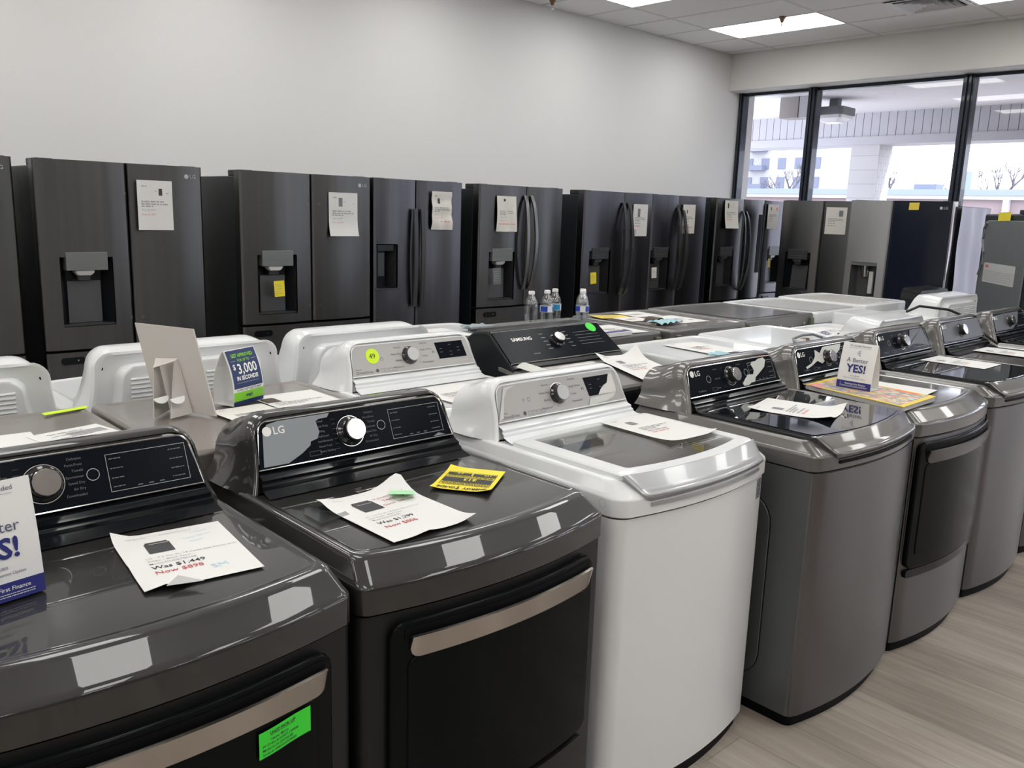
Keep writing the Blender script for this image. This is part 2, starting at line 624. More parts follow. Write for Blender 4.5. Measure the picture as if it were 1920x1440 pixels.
def rpoly(x0, x1, y0, y1, r, n=5, corners=(1, 1, 1, 1)):
    """rounded rectangle outline in 2-D, corners bl, br, tr, tl"""
    pts = []
    for (cx, cy, a0, c) in ((x0, y0, pi, corners[0]), (x1, y0, 1.5 * pi, corners[1]), (x1, y1, 0, corners[2]), (x0, y1, pi / 2, corners[3])):
        if not c:
            pts.append((cx, cy))
            continue
        ox = cx + (r if cx == x0 else -r)
        oy = cy + (r if cy == y0 else -r)
        for i in range(n + 1):
            a = a0 + pi / 2 * i / n
            pts.append((ox + r * cos(a), oy + r * sin(a)))
    return pts


def arc_slab(x0, x1, z0, z1, r, t0, t1, fy, nx=24, corners=(1, 1, 1, 1)):
    """curved plate in front of the surface y=fy(x), from fy-t0 to fy-t1, rounded in xz. corners bl, br, tr, tl"""
    xs = [x0 + (x1 - x0) * i / nx for i in range(nx + 1)]
    for k in (0.12, 0.35, 0.65):
        xs += [x0 + r * k, x1 - r * k]
    xs = sorted(set(round(x, 5) for x in xs))
    mb = Mb()
    def lim(x):
        lo, hi = z0, z1
        dl, dr = max(0, r - (x - x0)), max(0, r - (x1 - x))
        cl = r - sqrt(max(0, r * r - dl * dl))
        cr_ = r - sqrt(max(0, r * r - dr * dr))
        if corners[0]: lo += cl
        if corners[1]: lo += cr_
        if corners[3]: hi -= cl
        if corners[2]: hi -= cr_
        return lo, hi
    rings = []
    for x in xs:
        lo, hi = lim(x)
        y = fy(x)
        rings.append([(x, y - t0, lo), (x, y - t1, lo), (x, y - t1, hi), (x, y - t0, hi)])
    return mb.loft(rings)


# ------------------------------------------------------------------ the room
YN, XE, XH, CZ = 6.2, 9.56, 9.28, 3.47
YS, XW = -8.0, -7.0
struct('floor', Mb().box(XW, 12.9, YS, YN + 0.02, -0.1, 0), 'floor_planks', smooth=False)
struct('wall_north', Mb().box(XW, XE + 0.3, YN, YN + 0.2, 0, CZ + 0.2), 'wall_paint', smooth=False)
struct('wall_west', Mb().box(XW - 0.2, XW, YS, YN, 0, CZ), 'wall_paint', smooth=False)
struct('unseen_wall_south', Mb().box(XW, XE + 0.3, YS - 0.2, YS, 0, CZ), 'unseen_dark_wall', smooth=False)
struct('wall_east_header', Mb().box(XH, XE + 0.15, YS, YN, 3.052, CZ + 0.05), 'header_paint', bevel=0.006)
struct('wall_east_sill', Mb().box(XE - 0.05, XE + 0.12, YS, YN, 0, 0.42), 'header_paint')
struct('baseboard_north', Mb().box(XW, XE - 0.06, YN - 0.015, YN, 0, 0.1), 'rubber')

# ceiling: slab, tiles, grid, lit panels, diffuser
CX0, CY0, TX, TY = 9.11, 5.60, 0.61, 1.22
panel_cells = set()
lines_x = [CX0 - TX * k for k in range(0, 27)]
lines_y = [CY0 - TY * k for k in range(0, 12)]
px0 = [7.89 - 1.83 * k for k in range(0, 8)]
py0 = [4.38 - 2.44 * k for k in range(0, 5)]
tiles = Mb()
gap = Mb()
gap.box(XW, XE + 0.3, YS, YN, CZ + 0.06, CZ + 0.2)
struct('ceiling', gap, 'tile_gap', smooth=False)
xs = [XH] + lines_x + [XW]
ys = [YN] + lines_y + [YS]
for i in range(len(xs) - 1):
    for j in range(len(ys) - 1):
        a1, a0, b1, b0 = xs[i], xs[i + 1], ys[j], ys[j + 1]
        if a1 - a0 < 0.05 or b1 - b0 < 0.05:
            continue
        if any(abs(a0 - p) < 0.02 for p in px0) and any(abs(b0 - q) < 0.02 for q in py0):
            continue
        if abs(a0 - 7.89) < 0.02 and abs(b1 - 3.16 - 1.22) < 0.02:
            tiles.box(a0 + 0.004, a1 - 0.004, b0 + 0.61 + 0.004, b1 - 0.004, CZ + 0.004, CZ + 0.02)
            continue
        tiles.box(a0 + 0.004, a1 - 0.004, b0 + 0.004, b1 - 0.004, CZ + 0.004, CZ + 0.02)
struct('ceiling_tiles', tiles, 'tile', smooth=False)
grid = Mb()
for x in lines_x:
    grid.box(x - 0.011, x + 0.011, YS, YN, CZ, CZ + 0.03)
for y in lines_y:
    grid.box(XW, XH, y - 0.011, y + 0.011, CZ + 0.0006, CZ + 0.0306)
grid.box(7.89, 8.50, 3.77 - 0.011, 3.77 + 0.011, CZ, CZ + 0.03)
struct('ceiling_grid', grid, 'ceiling_grid', smooth=False)
first = None
plabels = {(0, 0): 'bright rectangular ceiling light nearest the corner by the windows', (1, 0): 'ceiling light cut by the top edge, left of the corner light',
           (0, 1): 'sliver of ceiling light beyond the air vent at top right'}
for i, x in enumerate(px0):
    for j, y in enumerate(py0):
        lab = plabels.get((i, j))
        o = thing('ceiling_light', lab or 'recessed rectangular ceiling light panel outside the view, over the shop floor', 'ceiling light', (x + 0.305, y + 0.61, CZ), 0,
                  'ceiling light panels')
        if first is None:
            fr = Mb()
            for b in ((-0.305, 0.305, -0.61, -0.60), (-0.305, 0.305, 0.60, 0.61), (-0.305, -0.295, -0.60, 0.60), (0.295, 0.305, -0.60, 0.60)):
                fr.box(*b, 0.002, 0.03)
            a = fr.build('frame', 'ceiling_grid', o, smooth=False)
            b = Mb().box(-0.294, 0.294, -0.599, 0.599, 0.010, 0.018).build('diffuser', 'panel_light', o, smooth=False)
            first = (a, b)
        else:
            for s in first:
                c = s.copy()
                COL.objects.link(c)
                c.parent = o

# air diffuser in the ceiling
t = thing('air_vent', 'square louvred air vent in the ceiling at top right', 'vent', (8.195, 3.465, CZ))
def sq_ring(s0, s1, z0, z1):
    mb = Mb()
    o_ = [(-s0, -s0, z0), (s0, -s0, z0), (s0, s0, z0), (-s0, s0, z0)]
    i_ = [(-s1, -s1, z1), (s1, -s1, z1), (s1, s1, z1), (-s1, s1, z1)]
    i2 = [(x * 0.985, y * 0.985, z + 0.004) for x, y, z in i_]
    o2 = [(x * 0.985, y * 0.985, z + 0.004) for x, y, z in o_]
    return mb.loft([o_, i_, i2, o2, o_], False, False)
fr = sq_ring(0.30, 0.245, -0.012, -0.004)
fr.build('frame', 'vent_white', t, smooth=False)
for k in range(4):
    s = 0.225 - 0.055 * k
    sq_ring(s, s - 0.048, -0.014, 0.028).build('louvre', 'vent_white', t, smooth=False)
Mb().box(-0.27, 0.27, -0.27, 0.27, 0.04, 0.045).build('duct_cover', 'tile_gap', t, smooth=False)

# sprinklers
def sprinkler(x, y, label):
    t = thing('sprinkler_head', label, 'sprinkler', (x, y, CZ))
    F = Frame((0, 0, 0), (1, 0, 0), (0, -1, 0))
    Mb().lathe([(0.0, 0.0), (0.032, 0.0), (0.034, 0.006), (0.020, 0.03), (0.012, 0.05), (0.0, 0.05)], F, 20).build('cup', 'brass', t)
    Mb().lathe([(0.006, 0.05), (0.006, 0.075), (0.02, 0.078), (0.02, 0.082), (0.0, 0.084)], F, 12).build('deflector', 'chrome', t)
sprinkler(7.87, 4.72, 'sprinkler head hanging in front of the bright corner light')
sprinkler(5.97, 5.96, 'sprinkler head hanging at the wall edge, top centre of view')

# windows: frame members between header and sill
def window_unit(n, y0, y1):
    fr = Mb()
    fr.box(XE - 0.03, XE + 0.09, y1 - 0.055, y1, 0.42, 3.05)
    fr.box(XE - 0.03, XE + 0.09, y0, y0 + 0.055, 0.42, 3.05)
    fr.box(XE - 0.0, XE + 0.09, y0, y1, 3.018, 3.052)
    fr.box(XE - 0.0, XE + 0.09, y0, y1, 0.42, 0.50)
    fr.box(XE - 0.055, XE - 0.03, y1 - 0.035, y1 - 0.008, 0.42, 3.05)
    fr.box(XE - 0.055, XE - 0.03, y0 + 0.008, y0 + 0.035, 0.42, 3.05)
    w = struct('window_%d' % n, fr, 'frame_metal', bevel=0.003)
    Mb().box(XE + 0.04, XE + 0.046, y0 + 0.055, y1 - 0.055, 0.50, 3.018).build('pane', 'pane_glass', w, smooth=False)
ymull = [6.2, 5.235, 3.545, 1.85, 0.16, -1.53, -3.22, -4.91, -6.6, -8.0]
for k in range(len(ymull) - 1):
    window_unit(k + 1, ymull[k + 1], ymull[k])

# ------------------------------------------------------------------ outside
ground = tag(Mb().box(9.8, 400, -150, 250, -0.25, -0.15).build('parking_lot', 'asphalt', smooth=False), kind='structure')
tag(Mb().box(9.72, 13.6, -12, 14, -0.15, -0.02).build('walkway', 'concrete', smooth=False), kind='structure')
tag(Mb().box(9.72, 13.05, -12, 14, 3.10, 3.3).build('canopy_soffit', 'outdoor_white', smooth=False), kind='structure')
bt = Mb()
y = -12.0
while y < 14:
    bt.box(12.5, 12.53, y + 0.004, y + 0.117, 2.77, 3.10)
    y += 0.121
tag(bt.build('canopy_fascia', 'battens', smooth=False), kind='structure')
tag(Mb().box(12.53, 12.56, -12, 14, 2.77, 3.10).build('canopy_fascia_backing', 'batten_gap', smooth=False), kind='structure')
tag(Mb().box(12.47, 12.95, -12, 14, 2.655, 2.768).build('canopy_beam', 'battens', smooth=False), kind='structure')
for k, yc in enumerate((5.96, 0.6, -4.8, 11.3)):
    tag(Mb().box(12.5, 12.92, yc - 0.21, yc + 0.21, -0.02, 2.655).build('brick_column', 'white_brick', smooth=False), kind='structure')
t = thing('outdoor_lamp', 'grey square lamp with faceted clear lens under the outdoor canopy', 'lamp', (10.9, 5.66, 3.10))
Mb().loft([rr(-0.20, 0.20, -0.20, 0.20, -0.21, 0.05), rr(-0.20, 0.20, -0.20, 0.20, -0.12, 0.05), rr(-0.19, 0.19, -0.19, 0.19, -0.11, 0.05), rr(-0.06, 0.06, -0.06, 0.06, -0.109, 0.02), rr(-0.06, 0.06, -0.06, 0.06, 0, 0.02)]).build('housing', 'lamp_grey', t)
Mb().loft([rr(-0.19, 0.19, -0.19, 0.19, -0.211, 0.05), rr(-0.18, 0.18, -0.18, 0.18, -0.25, 0.05), rr(-0.10, 0.10, -0.10, 0.10, -0.30, 0.05)]).build('lens', 'lamp_lens', t, smooth=False)
t = thing('canopy_box', 'boxy grey junction housing hung beside the outdoor lamp', 'box', (10.55, 6.04, 3.10))
Mb().box(-0.13, 0.13, -0.13, 0.13, -0.26, 0.0).build('housing', 'door_brown', t, bevel=0.004)
Mb().box(-0.12, 0.10, -0.28, -0.135, -0.26, 0.0).build('cover', 'battens', t, bevel=0.004)

# strip of shops across the lot
t = thing('shop_row', 'low pink brick building with pale blue fascia across the lot', 'building', (46, 20, -0.15))
Mb().box(0, 12, -40, 45, 0, 2.95).build('wall', 'pink_brick', t, smooth=False)
Mb().box(-0.3, 12, -40, 45, 2.95, 3.13).build('soffit_band', 'outdoor_white', t, smooth=False)
Mb().box(-0.5, 12.4, -40, 45, 3.13, 3.42).build('fascia', 'pale_blue', t, smooth=False)
for yy in (-22, -5.4, 11, 27):
    Mb().box(-0.35, -0.02, yy - 0.12, yy + 0.12, 0, 2.95).build('post', 'outdoor_white', t, smooth=False)
for k, (yy, w, h, m_) in enumerate(((-7.6, 1.1, 0.45, 'pink_brick'), (-3.6, 1.3, 0.4, 'haze_blue'), (1.0, 0.35, 1.1, 'pale_blue'), (3.2, 1.2, 0.45, 'haze_blue'), (6.0, 0.5, 0.9, 'pink_brick'))):
    o = tag(Mb().box(50, 51, 20 + yy - w / 2 - 3, 20 + yy + w / 2 - 3, 3.27, 3.27 + h).build('rooftop_unit', m_, smooth=False),
            ['pinkish rooftop unit nearest the right edge of the shop roof', 'bluish low rooftop unit right of the third mullion', 'slim pale blue rooftop vent standing above the others',
             'wide bluish rooftop unit left of the third mullion', 'pink rooftop chimney beside the white column'][k], 'rooftop unit', 'rooftop units on the shops')

t = thing('apartment_tower', 'pale apartment tower with balconies behind the first window pane', 'building', (112, 66, -0.15))
Mb().box(0, 12, -8, 14, 0, 16).build('wall', 'tower_wall', t, smooth=False)
for iy in range(7):
    for iz in range(5):
        if (iy + iz * 3) % 4 == 1 and iy > 3:
            continue
        w = Mb().box(-0.1, 0.02, -6.6 + iy * 2.6, -5.4 + iy * 2.6, 3.4 + iz * 2.6, 4.9 + iz * 2.6).build('window', 'haze_blue', t, smooth=False)
for iz in range(5):
    Mb().box(-1.2, 0, 1.6, 4.2, 3.2 + iz * 2.6, 3.9 + iz * 2.6).build('balcony', 'haze_blue', t, smooth=False)
tag(Mb().box(70, 78, 42.5, 46.5, -0.15, 4.1).build('gas_station', 'orange', smooth=False), 'small building with an orange-red roof band before the tower', 'building')

def bare_tree(x, y, h, seed, label):
    rnd = random.Random(seed)
    t = thing('bare_tree', label, 'tree', (x, y, -0.15), 0, 'bare winter trees beyond the shops')
    tr = Mb()
    tr.tube([(0, 0, 0), (0.05, 0.03, h * 0.35), (0, 0.1, h * 0.62)], [0.26, 0.20, 0.13], 6)
    tr.build('trunk', 'bark', t)
    br = Mb()
    def grow(p, d, L, r, depth):
        q = p + d * L
        mid = (p + q) / 2 + Vector((rnd.uniform(-1, 1), rnd.uniform(-1, 1), 0)) * L * 0.06
        br.tube([p, mid, q], [r, r * 0.8, r * 0.55], 4)
        if depth == 0: return
        for _ in range(3):
            nd = (d + Vector((rnd.uniform(-1, 1), rnd.uniform(-1, 1), rnd.uniform(-0.2, 0.7))) * 0.7).normalized()
            grow(q, nd, L * 0.68, r * 0.55, depth - 1)
    for k in range(5):
        a = k * 1.3
        grow(Vector((0.03, 0.05, h * (0.3 + 0.07 * k))), Vector((cos(a) * 0.6, sin(a) * 0.6, 0.8)).normalized(), h * 0.2, 0.11, 3)
    br.build('branches', 'bark', t)
for k, (x, y, h, l) in enumerate(((72, 23.0, 7.0, 'bare tree at the right edge of the windows'), (75, 27.5, 6.2, 'small bare tree over the shop roof, right of the third mullion'),
                                  (74, 33.5, 6.0, 'bare tree just left of the third mullion'), (70, 40.0, 6.4, 'bare tree between the second mullion and the white column'))):
    bare_tree(x, y, h, 11 + k, l)

# ------------------------------------------------------------------ price sheets and prints
def dz_flat(x, y):
    return 0.0

def sheet(name, label, o, u, v, w, h, fn=None, group=None, cat='price sheet', m='paper', parent=None, nx=12, ny=14, th=0.0006):
    """sheet of paper; o is its lower-left corner, u to the right, v up the page"""
    F = Frame(o, u, v, fn)
    mb = Mb()
    top = [[F.p(w * i / nx, h * j / ny, th) for i in range(nx + 1)] for j in range(ny + 1)]
    bot = [[F.p(w * i / nx, h * j / ny, 0.0) for i in range(nx + 1)] for j in range(ny + 1)]
    n = (nx + 1) * (ny + 1)
    vs = [p for r in top for p in r] + [p for r in bot for p in r]
    fs = []
    for j in range(ny):
        for i in range(nx):
            a = j * (nx + 1) + i
            fs.append((a, a + 1, a + nx + 2, a + nx + 1))
            fs.append((n + a + nx + 1, n + a + nx + 2, n + a + 1, n + a))
    def edge(a, b):
        fs.append((a, n + a, n + b, b))
    for i in range(nx):
        edge(i + 1, i)
        edge(ny * (nx + 1) + i, ny * (nx + 1) + i + 1)
    for j in range(ny):
        edge(j * (nx + 1), (j + 1) * (nx + 1))
        edge((j + 1) * (nx + 1) + nx, j * (nx + 1) + nx)
    mb.add(vs, fs)
    ob = mb.build(name, m, parent, sharp=80)
    if label:
        tag(ob, label, cat, group)
    G = Frame(o, u, v, (lambda a, b: (fn(a, b) if fn else 0) + th + 0.0007))
    return ob, G


def washer_icon(mb, G, x, y, s):
    mb.poly(G, [(x - s * 0.42, y + s * 0.62), (x - s * 0.45, y + s * 0.5), (x - s * 0.5, y + s * 0.45), (x - s * 0.5, y - s * 0.6), (x + s * 0.5, y - s * 0.6), (x + s * 0.5, y + s * 0.45), (x + s * 0.45, y + s * 0.5), (x + s * 0.42, y + s * 0.62)], 0)


def small_lines(ob, G, w, h, seed, rows, x0=0.16, x1=0.8, m='ink_soft', lh=0.011, name='printed_text'):
    rnd = random.Random(seed)
    mb = Mb()
    for (ry, a, b, k) in rows:
        mb.words(G, w * a, w * b, h * ry, lh * h / 0.28 * k, rnd, 0)
    mb.build(name, m, ob, smooth=False)


# ------------------------------------------------------------------ refrigerators
def fridge(name, label, loc, W, split, rz=0.0, z_split=0.76, steel='black_steel', disp=True, handles=None, right_glass=False, logo=True, D=0.80, side='fridge_side',
           top=1.75, disp_x=None, style='lg', group='refrigerators along the walls', freezer_pocket=True, freezer=True, right_steel=None, cab_top=None):
    """local frame: left edge at x=0, door face at y=0 looking towards -y"""
    t = thing(name, label, 'refrigerator', loc, rz, group)
    ct = cab_top or top - 0.035
    cab = Mb().box(0.006, W - 0.006, 0.085, D, 0.03, ct)
    cab.build('cabinet', side, t, bevel=0.006)
    Mb().box(0.03, W - 0.03, 0.10, D - 0.04, 0.0, 0.03).build('base', 'black_matte', t)
    for hx in (0.02, W - 0.11):
        Mb().box(hx, hx + 0.09, 0.03, 0.20, ct, top + 0.004).build('hinge_cover', side, t, bevel=0.006)
    zl = z_split + 0.008 if freezer else 0.05

    def door(x0, x1, z0, z1, m, hole=None, bow=0.018, parent=t, nm='door'):
        # bowed front skin built of columns; hole = (hx0, hx1, hz0, hz1)
        n = 12
        xs = [x0 + (x1 - x0) * i / n for i in range(n + 1)]
        xs += [x0 + 0.004, x0 + 0.012, x1 - 0.004, x1 - 0.012]
        if hole:
            xs += [hole[0], hole[1]]
        xs = sorted(set(round(x, 5) for x in xs))
        zs = [z0, z1] if not hole else [z0, hole[2], hole[3], z1]
        def fy(x):
            u = (x - x0) / (x1 - x0) * 2 - 1
            e = min(x - x0, x1 - x)
            edge = 0.010 * (1 - min(1, e / 0.012)) ** 2
            return -bow * (1 - u * u) + edge
        mb = Mb()
        for i in range(len(xs) - 1):
            a, b = xs[i], xs[i + 1]
            for k in range(len(zs) - 1):
                if hole and k == 1 and a >= hole[0] - 1e-5 and b <= hole[1] + 1e-5:
                    continue
                mb.add([(a, fy(a), zs[k]), (b, fy(b), zs[k]), (b, fy(b), zs[k + 1]), (a, fy(a), zs[k + 1])], [(0, 1, 2, 3)])
            for zz in (z0, z1):
                mb.add([(a, fy(a), zz), (b, fy(b), zz), (b, 0.075, zz), (a, 0.075, zz)], [(0, 1, 2, 3)])
        for xx in (x0, x1):
            mb.add([(xx, fy(xx), z0), (xx, 0.075, z0), (xx, 0.075, z1), (xx, fy(xx), z1)], [(0, 1, 2, 3)])
        mb.add([(x0, 0.075, z0), (x1, 0.075, z0), (x1, 0.075, z1), (x0, 0.075, z1)], [(0, 1, 2, 3)])
        bm = bmesh.new()
        ob = mb.build(nm, m, parent, sharp=25)
        bm.from_mesh(ob.data)
        bmesh.ops.remove_doubles(bm, verts=bm.verts, dist=0.0001)
        bmesh.ops.recalc_face_normals(bm, faces=bm.faces)
        bm.to_mesh(ob.data)
        bm.free()
        ob.data.polygons.foreach_set('use_smooth', [True] * len(ob.data.polygons))
        ob.data.set_sharp_from_angle(angle=radians(25))
        return ob, fy

    hx0 = disp_x if disp_x is not None else 0.09
    hole = None
    if disp == 'lg':
        hole = (hx0, hx0 + 0.275, 0.855, 1.235)
    elif disp == 'box':
        hole = (0.02, 0.19, 0.99, 1.30)
    elif disp == 'wide':
        hole = (0.07, 0.31, 0.86, 1.20)
    d1, f1 = door(0.0, split - 0.003, zl, top, steel, hole)
    d2, f2 = door(split + 0.003, W, zl, top, right_steel or ('mirror_black' if right_glass == 'full' else steel))
    if freezer:
        d3, f3 = door(0.0, W, 0.06, z_split - 0.008, steel, bow=0.016, nm='freezer_drawer')
        if freezer_pocket:
            for px_ in (0.07, W - 0.19):
                F = Frame((0, 0.0, 0), (1, 0, 0), (0, 0, 1))
                Mb().prism(rpoly(px_, px_ + 0.12, z_split - 0.075, z_split - 0.035, 0.015), F, 0.005, 0.0165).build('grip_pocket', 'black_gloss', d3, sharp=50)
                Mb().lathe([(0, 0.0165), (0.004, 0.0165), (0.004, 0.019), (0, 0.019)], Frame((px_ + 0.085, 0, z_split - 0.052), (1, 0, 0), (0, 0, 1)), 10).build('screw', 'chrome', d3)
    if right_glass == 'full':
        Mb().box(W - 0.012, W + 0.002, -0.002, 0.076, zl, top).build('door_edge', 'chrome', d2, bevel=0.002)
    if right_glass == 'inset':
        yy = -0.014
        Mb().prism(rpoly(split + 0.02, W - 0.035, 0.98, 1.60, 0.006), Frame((0, 0, 0), (1, 0, 0), (0, 0, 1)), 0.002, 0.0155).build('glass_panel', 'mirror_black', d2, sharp=50)
    if disp == 'lg':
        x0, x1 = hx0, hx0 + 0.275
        # recess: tapering back wall
        mb = Mb()
        f = [(x0, 0.0, 0.855), (x1, 0.0, 0.855), (x1, 0.0, 1.235), (x0, 0.0, 1.235)]
        b = [(x0 + 0.045, 0.068, 0.875), (x1 - 0.045, 0.068, 0.875), (x1 - 0.045, 0.068, 1.235), (x0 + 0.045, 0.068, 1.235)]
        mb.loft([f, b], False, True)
        rc = mb.build('dispenser_recess', 'black_satin', d1, smooth=False)
        mb = Mb().add([(x0 + 0.045, 0.05, 0.862), (x1 - 0.055, 0.05, 0.862), (x1 - 0.05, 0.060, 1.10), (x0 + 0.05, 0.060, 1.10),
                       (x0 + 0.045, 0.067, 0.862), (x1 - 0.055, 0.067, 0.862), (x1 - 0.05, 0.067, 1.10), (x0 + 0.05, 0.067, 1.10)],
                      [(0, 1, 2, 3), (4, 5, 1, 0), (1, 5, 6, 2), (4, 0, 3, 7), (3, 2, 6, 7)])
        mb.build('back_plate', 'disp_grey', d1, smooth=False)
        mb = Mb()
        mb.box(x0, x1, 0.0, 0.05, 0.856, 0.866)
        mb.build('drip_tray', 'disp_dark', d1, smooth=False)
        px0_, px1_ = x0 + 0.03, x1 - 0.03
        Mb().box(px0_, px1_, -0.022, 0.06, 1.163, 1.262).build('dispenser_panel', 'disp_panel' if style != 'dark' else 'disp_dark', d1, bevel=0.003)
        F = Frame((0, -0.0225, 0), (1, 0, 0), (0, 0, 1))
        g = Mb()
        rnd = random.Random(3)
        g.words(F, px0_ + 0.09, px0_ + 0.13, 1.245, 0.004, rnd)
        g.words(F, px0_ + 0.15, px1_ - 0.01, 1.245, 0.003, rnd)
        g.words(F, px0_ + 0.015, px1_ - 0.015, 1.198, 0.003, rnd)
        g.words(F, px0_ + 0.05, px1_ - 0.05, 1.178, 0.002, rnd)
        g.build('panel_print', 'panel_print', d1, smooth=False)
        xc = (x0 + x1) / 2 - 0.01
        Mb().loft([rr(xc - 0.05, xc + 0.05, -0.012, 0.05, 1.162, 0.01), rr(xc - 0.05, xc + 0.05, -0.012, 0.05, 1.150, 0.01), rr(xc - 0.036, xc + 0.036, -0.004, 0.045, 1.135, 0.01)]).build(
            'nozzle', 'white_plastic' if style == 'whitetip' else 'light_grey' if style == 'lg' else 'disp_grey', d1)
        Mb().loft([rr(xc - 0.035, xc + 0.035, 0.01, 0.04, 1.135, 0.008), rr(xc - 0.033, xc + 0.033, 0.012, 0.038, 1.108, 0.008)]).build('spout', 'disp_dark', d1)
        pp = rpoly(xc - 0.048, xc + 0.040, 1.018, 1.112, 0.016, corners=(1, 1, 0, 0))
        Mb().prism(pp, Frame((0, 0.022, 0), (1, 0, 0), (0, 0.12, 1)), -0.004, 0.003).build('paddle', 'disp_panel', d1, sharp=50)
    elif disp == 'box':
        x0, x1, z0, z1 = hole
        mb = Mb()
        mb.loft([[(x0, 0, z0), (x1, 0, z0), (x1, 0, z1), (x0, 0, z1)], [(x0 + 0.004, 0.068, z0 + 0.004), (x1 - 0.05, 0.068, z0 + 0.004), (x1 - 0.05, 0.068, z1 - 0.03), (x0 + 0.004, 0.068, z1 - 0.03)]], False, True)
        mb.build('dispenser_recess', 'black_satin', d1, smooth=False)
        Mb().box(x0 + 0.01, x1 - 0.02, 0.002, 0.05, z1 - 0.05, z1 - 0.004).build('dispenser_panel', 'black_gloss', d1, bevel=0.003)
        Mb().box(x0 + 0.03, x0 + 0.09, 0.03, 0.05, z0 + 0.08, z1 - 0.06).build('paddle', 'disp_dark', d1, bevel=0.004)
        Mb().box(x0 - 0.012, x1 + 0.012, -0.018, 0.0, z0 - 0.012, z0 - 0.002).build('drip_tray', 'disp_dark', d1)
    elif disp == 'wide':
        x0, x1, z0, z1 = hole
        mb = Mb()
        mb.loft([[(x0, 0, z0), (x1, 0, z0), (x1, 0, z1), (x0, 0, z1)], [(x0 + 0.03, 0.068, z0 + 0.01), (x1 - 0.03, 0.068, z0 + 0.01), (x1 - 0.03, 0.068, z1 - 0.01), (x0 + 0.03, 0.068, z1 - 0.01)]], False, True)
        mb.build('dispenser_recess', 'disp_grey', d1, smooth=False)
        Mb().box(x0, x1, -0.010, 0.03, z1 - 0.03, z1 + 0.004).build('dispenser_panel', 'disp_panel', d1, bevel=0.003)
        F = Frame(((x0 + x1) / 2, 0.02, z1 - 0.03), (1, 0, 0), (0, 1, 0))
        Mb().lathe([(0, -0.10), (0.03, -0.10), (0.036, 0.0), (0, 0.0)], Frame(((x0 + x1) / 2, 0.03, z1 - 0.03), (1, 0, 0), (0, 1, 0)), 20).build('nozzle', 'chrome', d1)
        Mb().box(x0 + 0.16, x0 + 0.20, 0.02, 0.05, z0 + 0.06, z0 + 0.26).build('paddle', 'light_grey', d1, bevel=0.004)
        Mb().box(x0, x1, -0.012, 0.06, z0 - 0.008, z0 + 0.004).build('drip_tray', 'disp_dark', d1)
    if handles:
        z0h, z1h = handles['z']
        for sgn, dpar in ((-1, d1), (1, d2)):
            xh = split + sgn * handles.get('dx', 0.03)
            pts, N = [], 14
            for k in range(N + 1):
                s = k / N
                out = handles.get('out', 0.06)
                yb = -0.012 - out * (0.55 + 0.45 * (1 - (2 * s - 1) ** 2)) if handles.get('square') else -0.012 - out * sin(pi * s) ** 0.6
                pts.append((xh + sgn * handles.get('bow', 0.0) * sin(pi * s), yb, z0h + (z1h - z0h) * s))
            hw, hd = handles.get('w', 0.011), 0.009
            rings = [[(p[0] - hw, p[1] - hd, p[2]), (p[0] + hw, p[1] - hd, p[2]), (p[0] + hw, p[1] + hd, p[2]), (p[0] - hw, p[1] + hd, p[2])] for p in pts]
            Mb().loft(rings).build('handle', handles.get('mat', steel), dpar, bevel=0.004)
            if handles.get('wrap'):
                rnd = random.Random(sgn)
                rings = []
                for p in pts[:handles['wrap']]:
                    e = 0.005 + rnd.uniform(0, 0.005)
                    rings.append([(p[0] - hw - e, p[1] - hd - e, p[2]), (p[0] + hw + e, p[1] - hd - e, p[2]), (p[0] + hw + e, p[1] + hd + e, p[2]), (p[0] - hw - e, p[1] + hd + e, p[2])])
                Mb().loft(rings, False, False).build('handle_wrap', 'film_thin', dpar, smooth=False)
    if logo:
        F = Frame((0, f2(W - 0.10) - 0.001, 0), (1, 0, 0), (0, 0, 1))
        mb = Mb()
        mb.ring2d(F, W - 0.098, top - 0.057, 0.013, 0.013, 0.0006, 20)
        mb.text('LG', 0.030, F, W - 0.079, top - 0.066, 0.0006, bold=0.01)
        mb.build('logo', 'label_paper', d2, smooth=False)
    return t, f1, f2


YF = 5.08
N_ = 'black stainless refrigerator'
FR = {}
FR[0] = fridge('refrigerator', 'dark refrigerator cut off by the left edge of the picture', (0.30, YF, 0), 0.905, 0.45, disp=None, z_split=0.72)
FR[1] = fridge('refrigerator', 'black steel french-door refrigerator, first fully seen from the left', (1.30, YF, 0), 0.905, 0.475, disp='lg', disp_x=0.095, z_split=0.72)
FR[2] = fridge('refrigerator', 'black steel french-door refrigerator with yellow tag, beside the narrow side-by-side', (2.44, YF, 0), 0.955, 0.495, disp='lg', disp_x=0.10, style='whitetip', z_split=0.79)
FR[3] = fridge('refrigerator', 'bluish black side-by-side refrigerator with two straight handles', (3.42, YF, 0), 0.79, 0.363, disp='box', freezer=False, logo=False, steel='blue_steel',
               handles=dict(z=(0.85, 1.55), out=0.035, w=0.017, dx=0.032, square=True, mat='disp_dark'))
FR[4] = fridge('refrigerator', 'dark refrigerator with curved handles directly behind the water bottles', (4.38, YF, 0), 0.92, 0.505, disp='lg', disp_x=0.10, logo=False, z_split=0.80,
               handles=dict(z=(0.93, 1.68), out=0.065, dx=0.035, bow=0.012, w=0.016, mat='mid_steel'))
FR[5] = fridge('refrigerator', 'refrigerator with plastic-wrapped curved handles and a yellow tag', (5.57, YF, 0), 0.935, 0.535, disp='lg', disp_x=0.08, logo=False, z_split=0.66, steel='blue_steel',
               handles=dict(z=(0.84, 1.66), out=0.065, dx=0.035, bow=0.012, w=0.016, mat='disp_dark', wrap=11), style='dark')
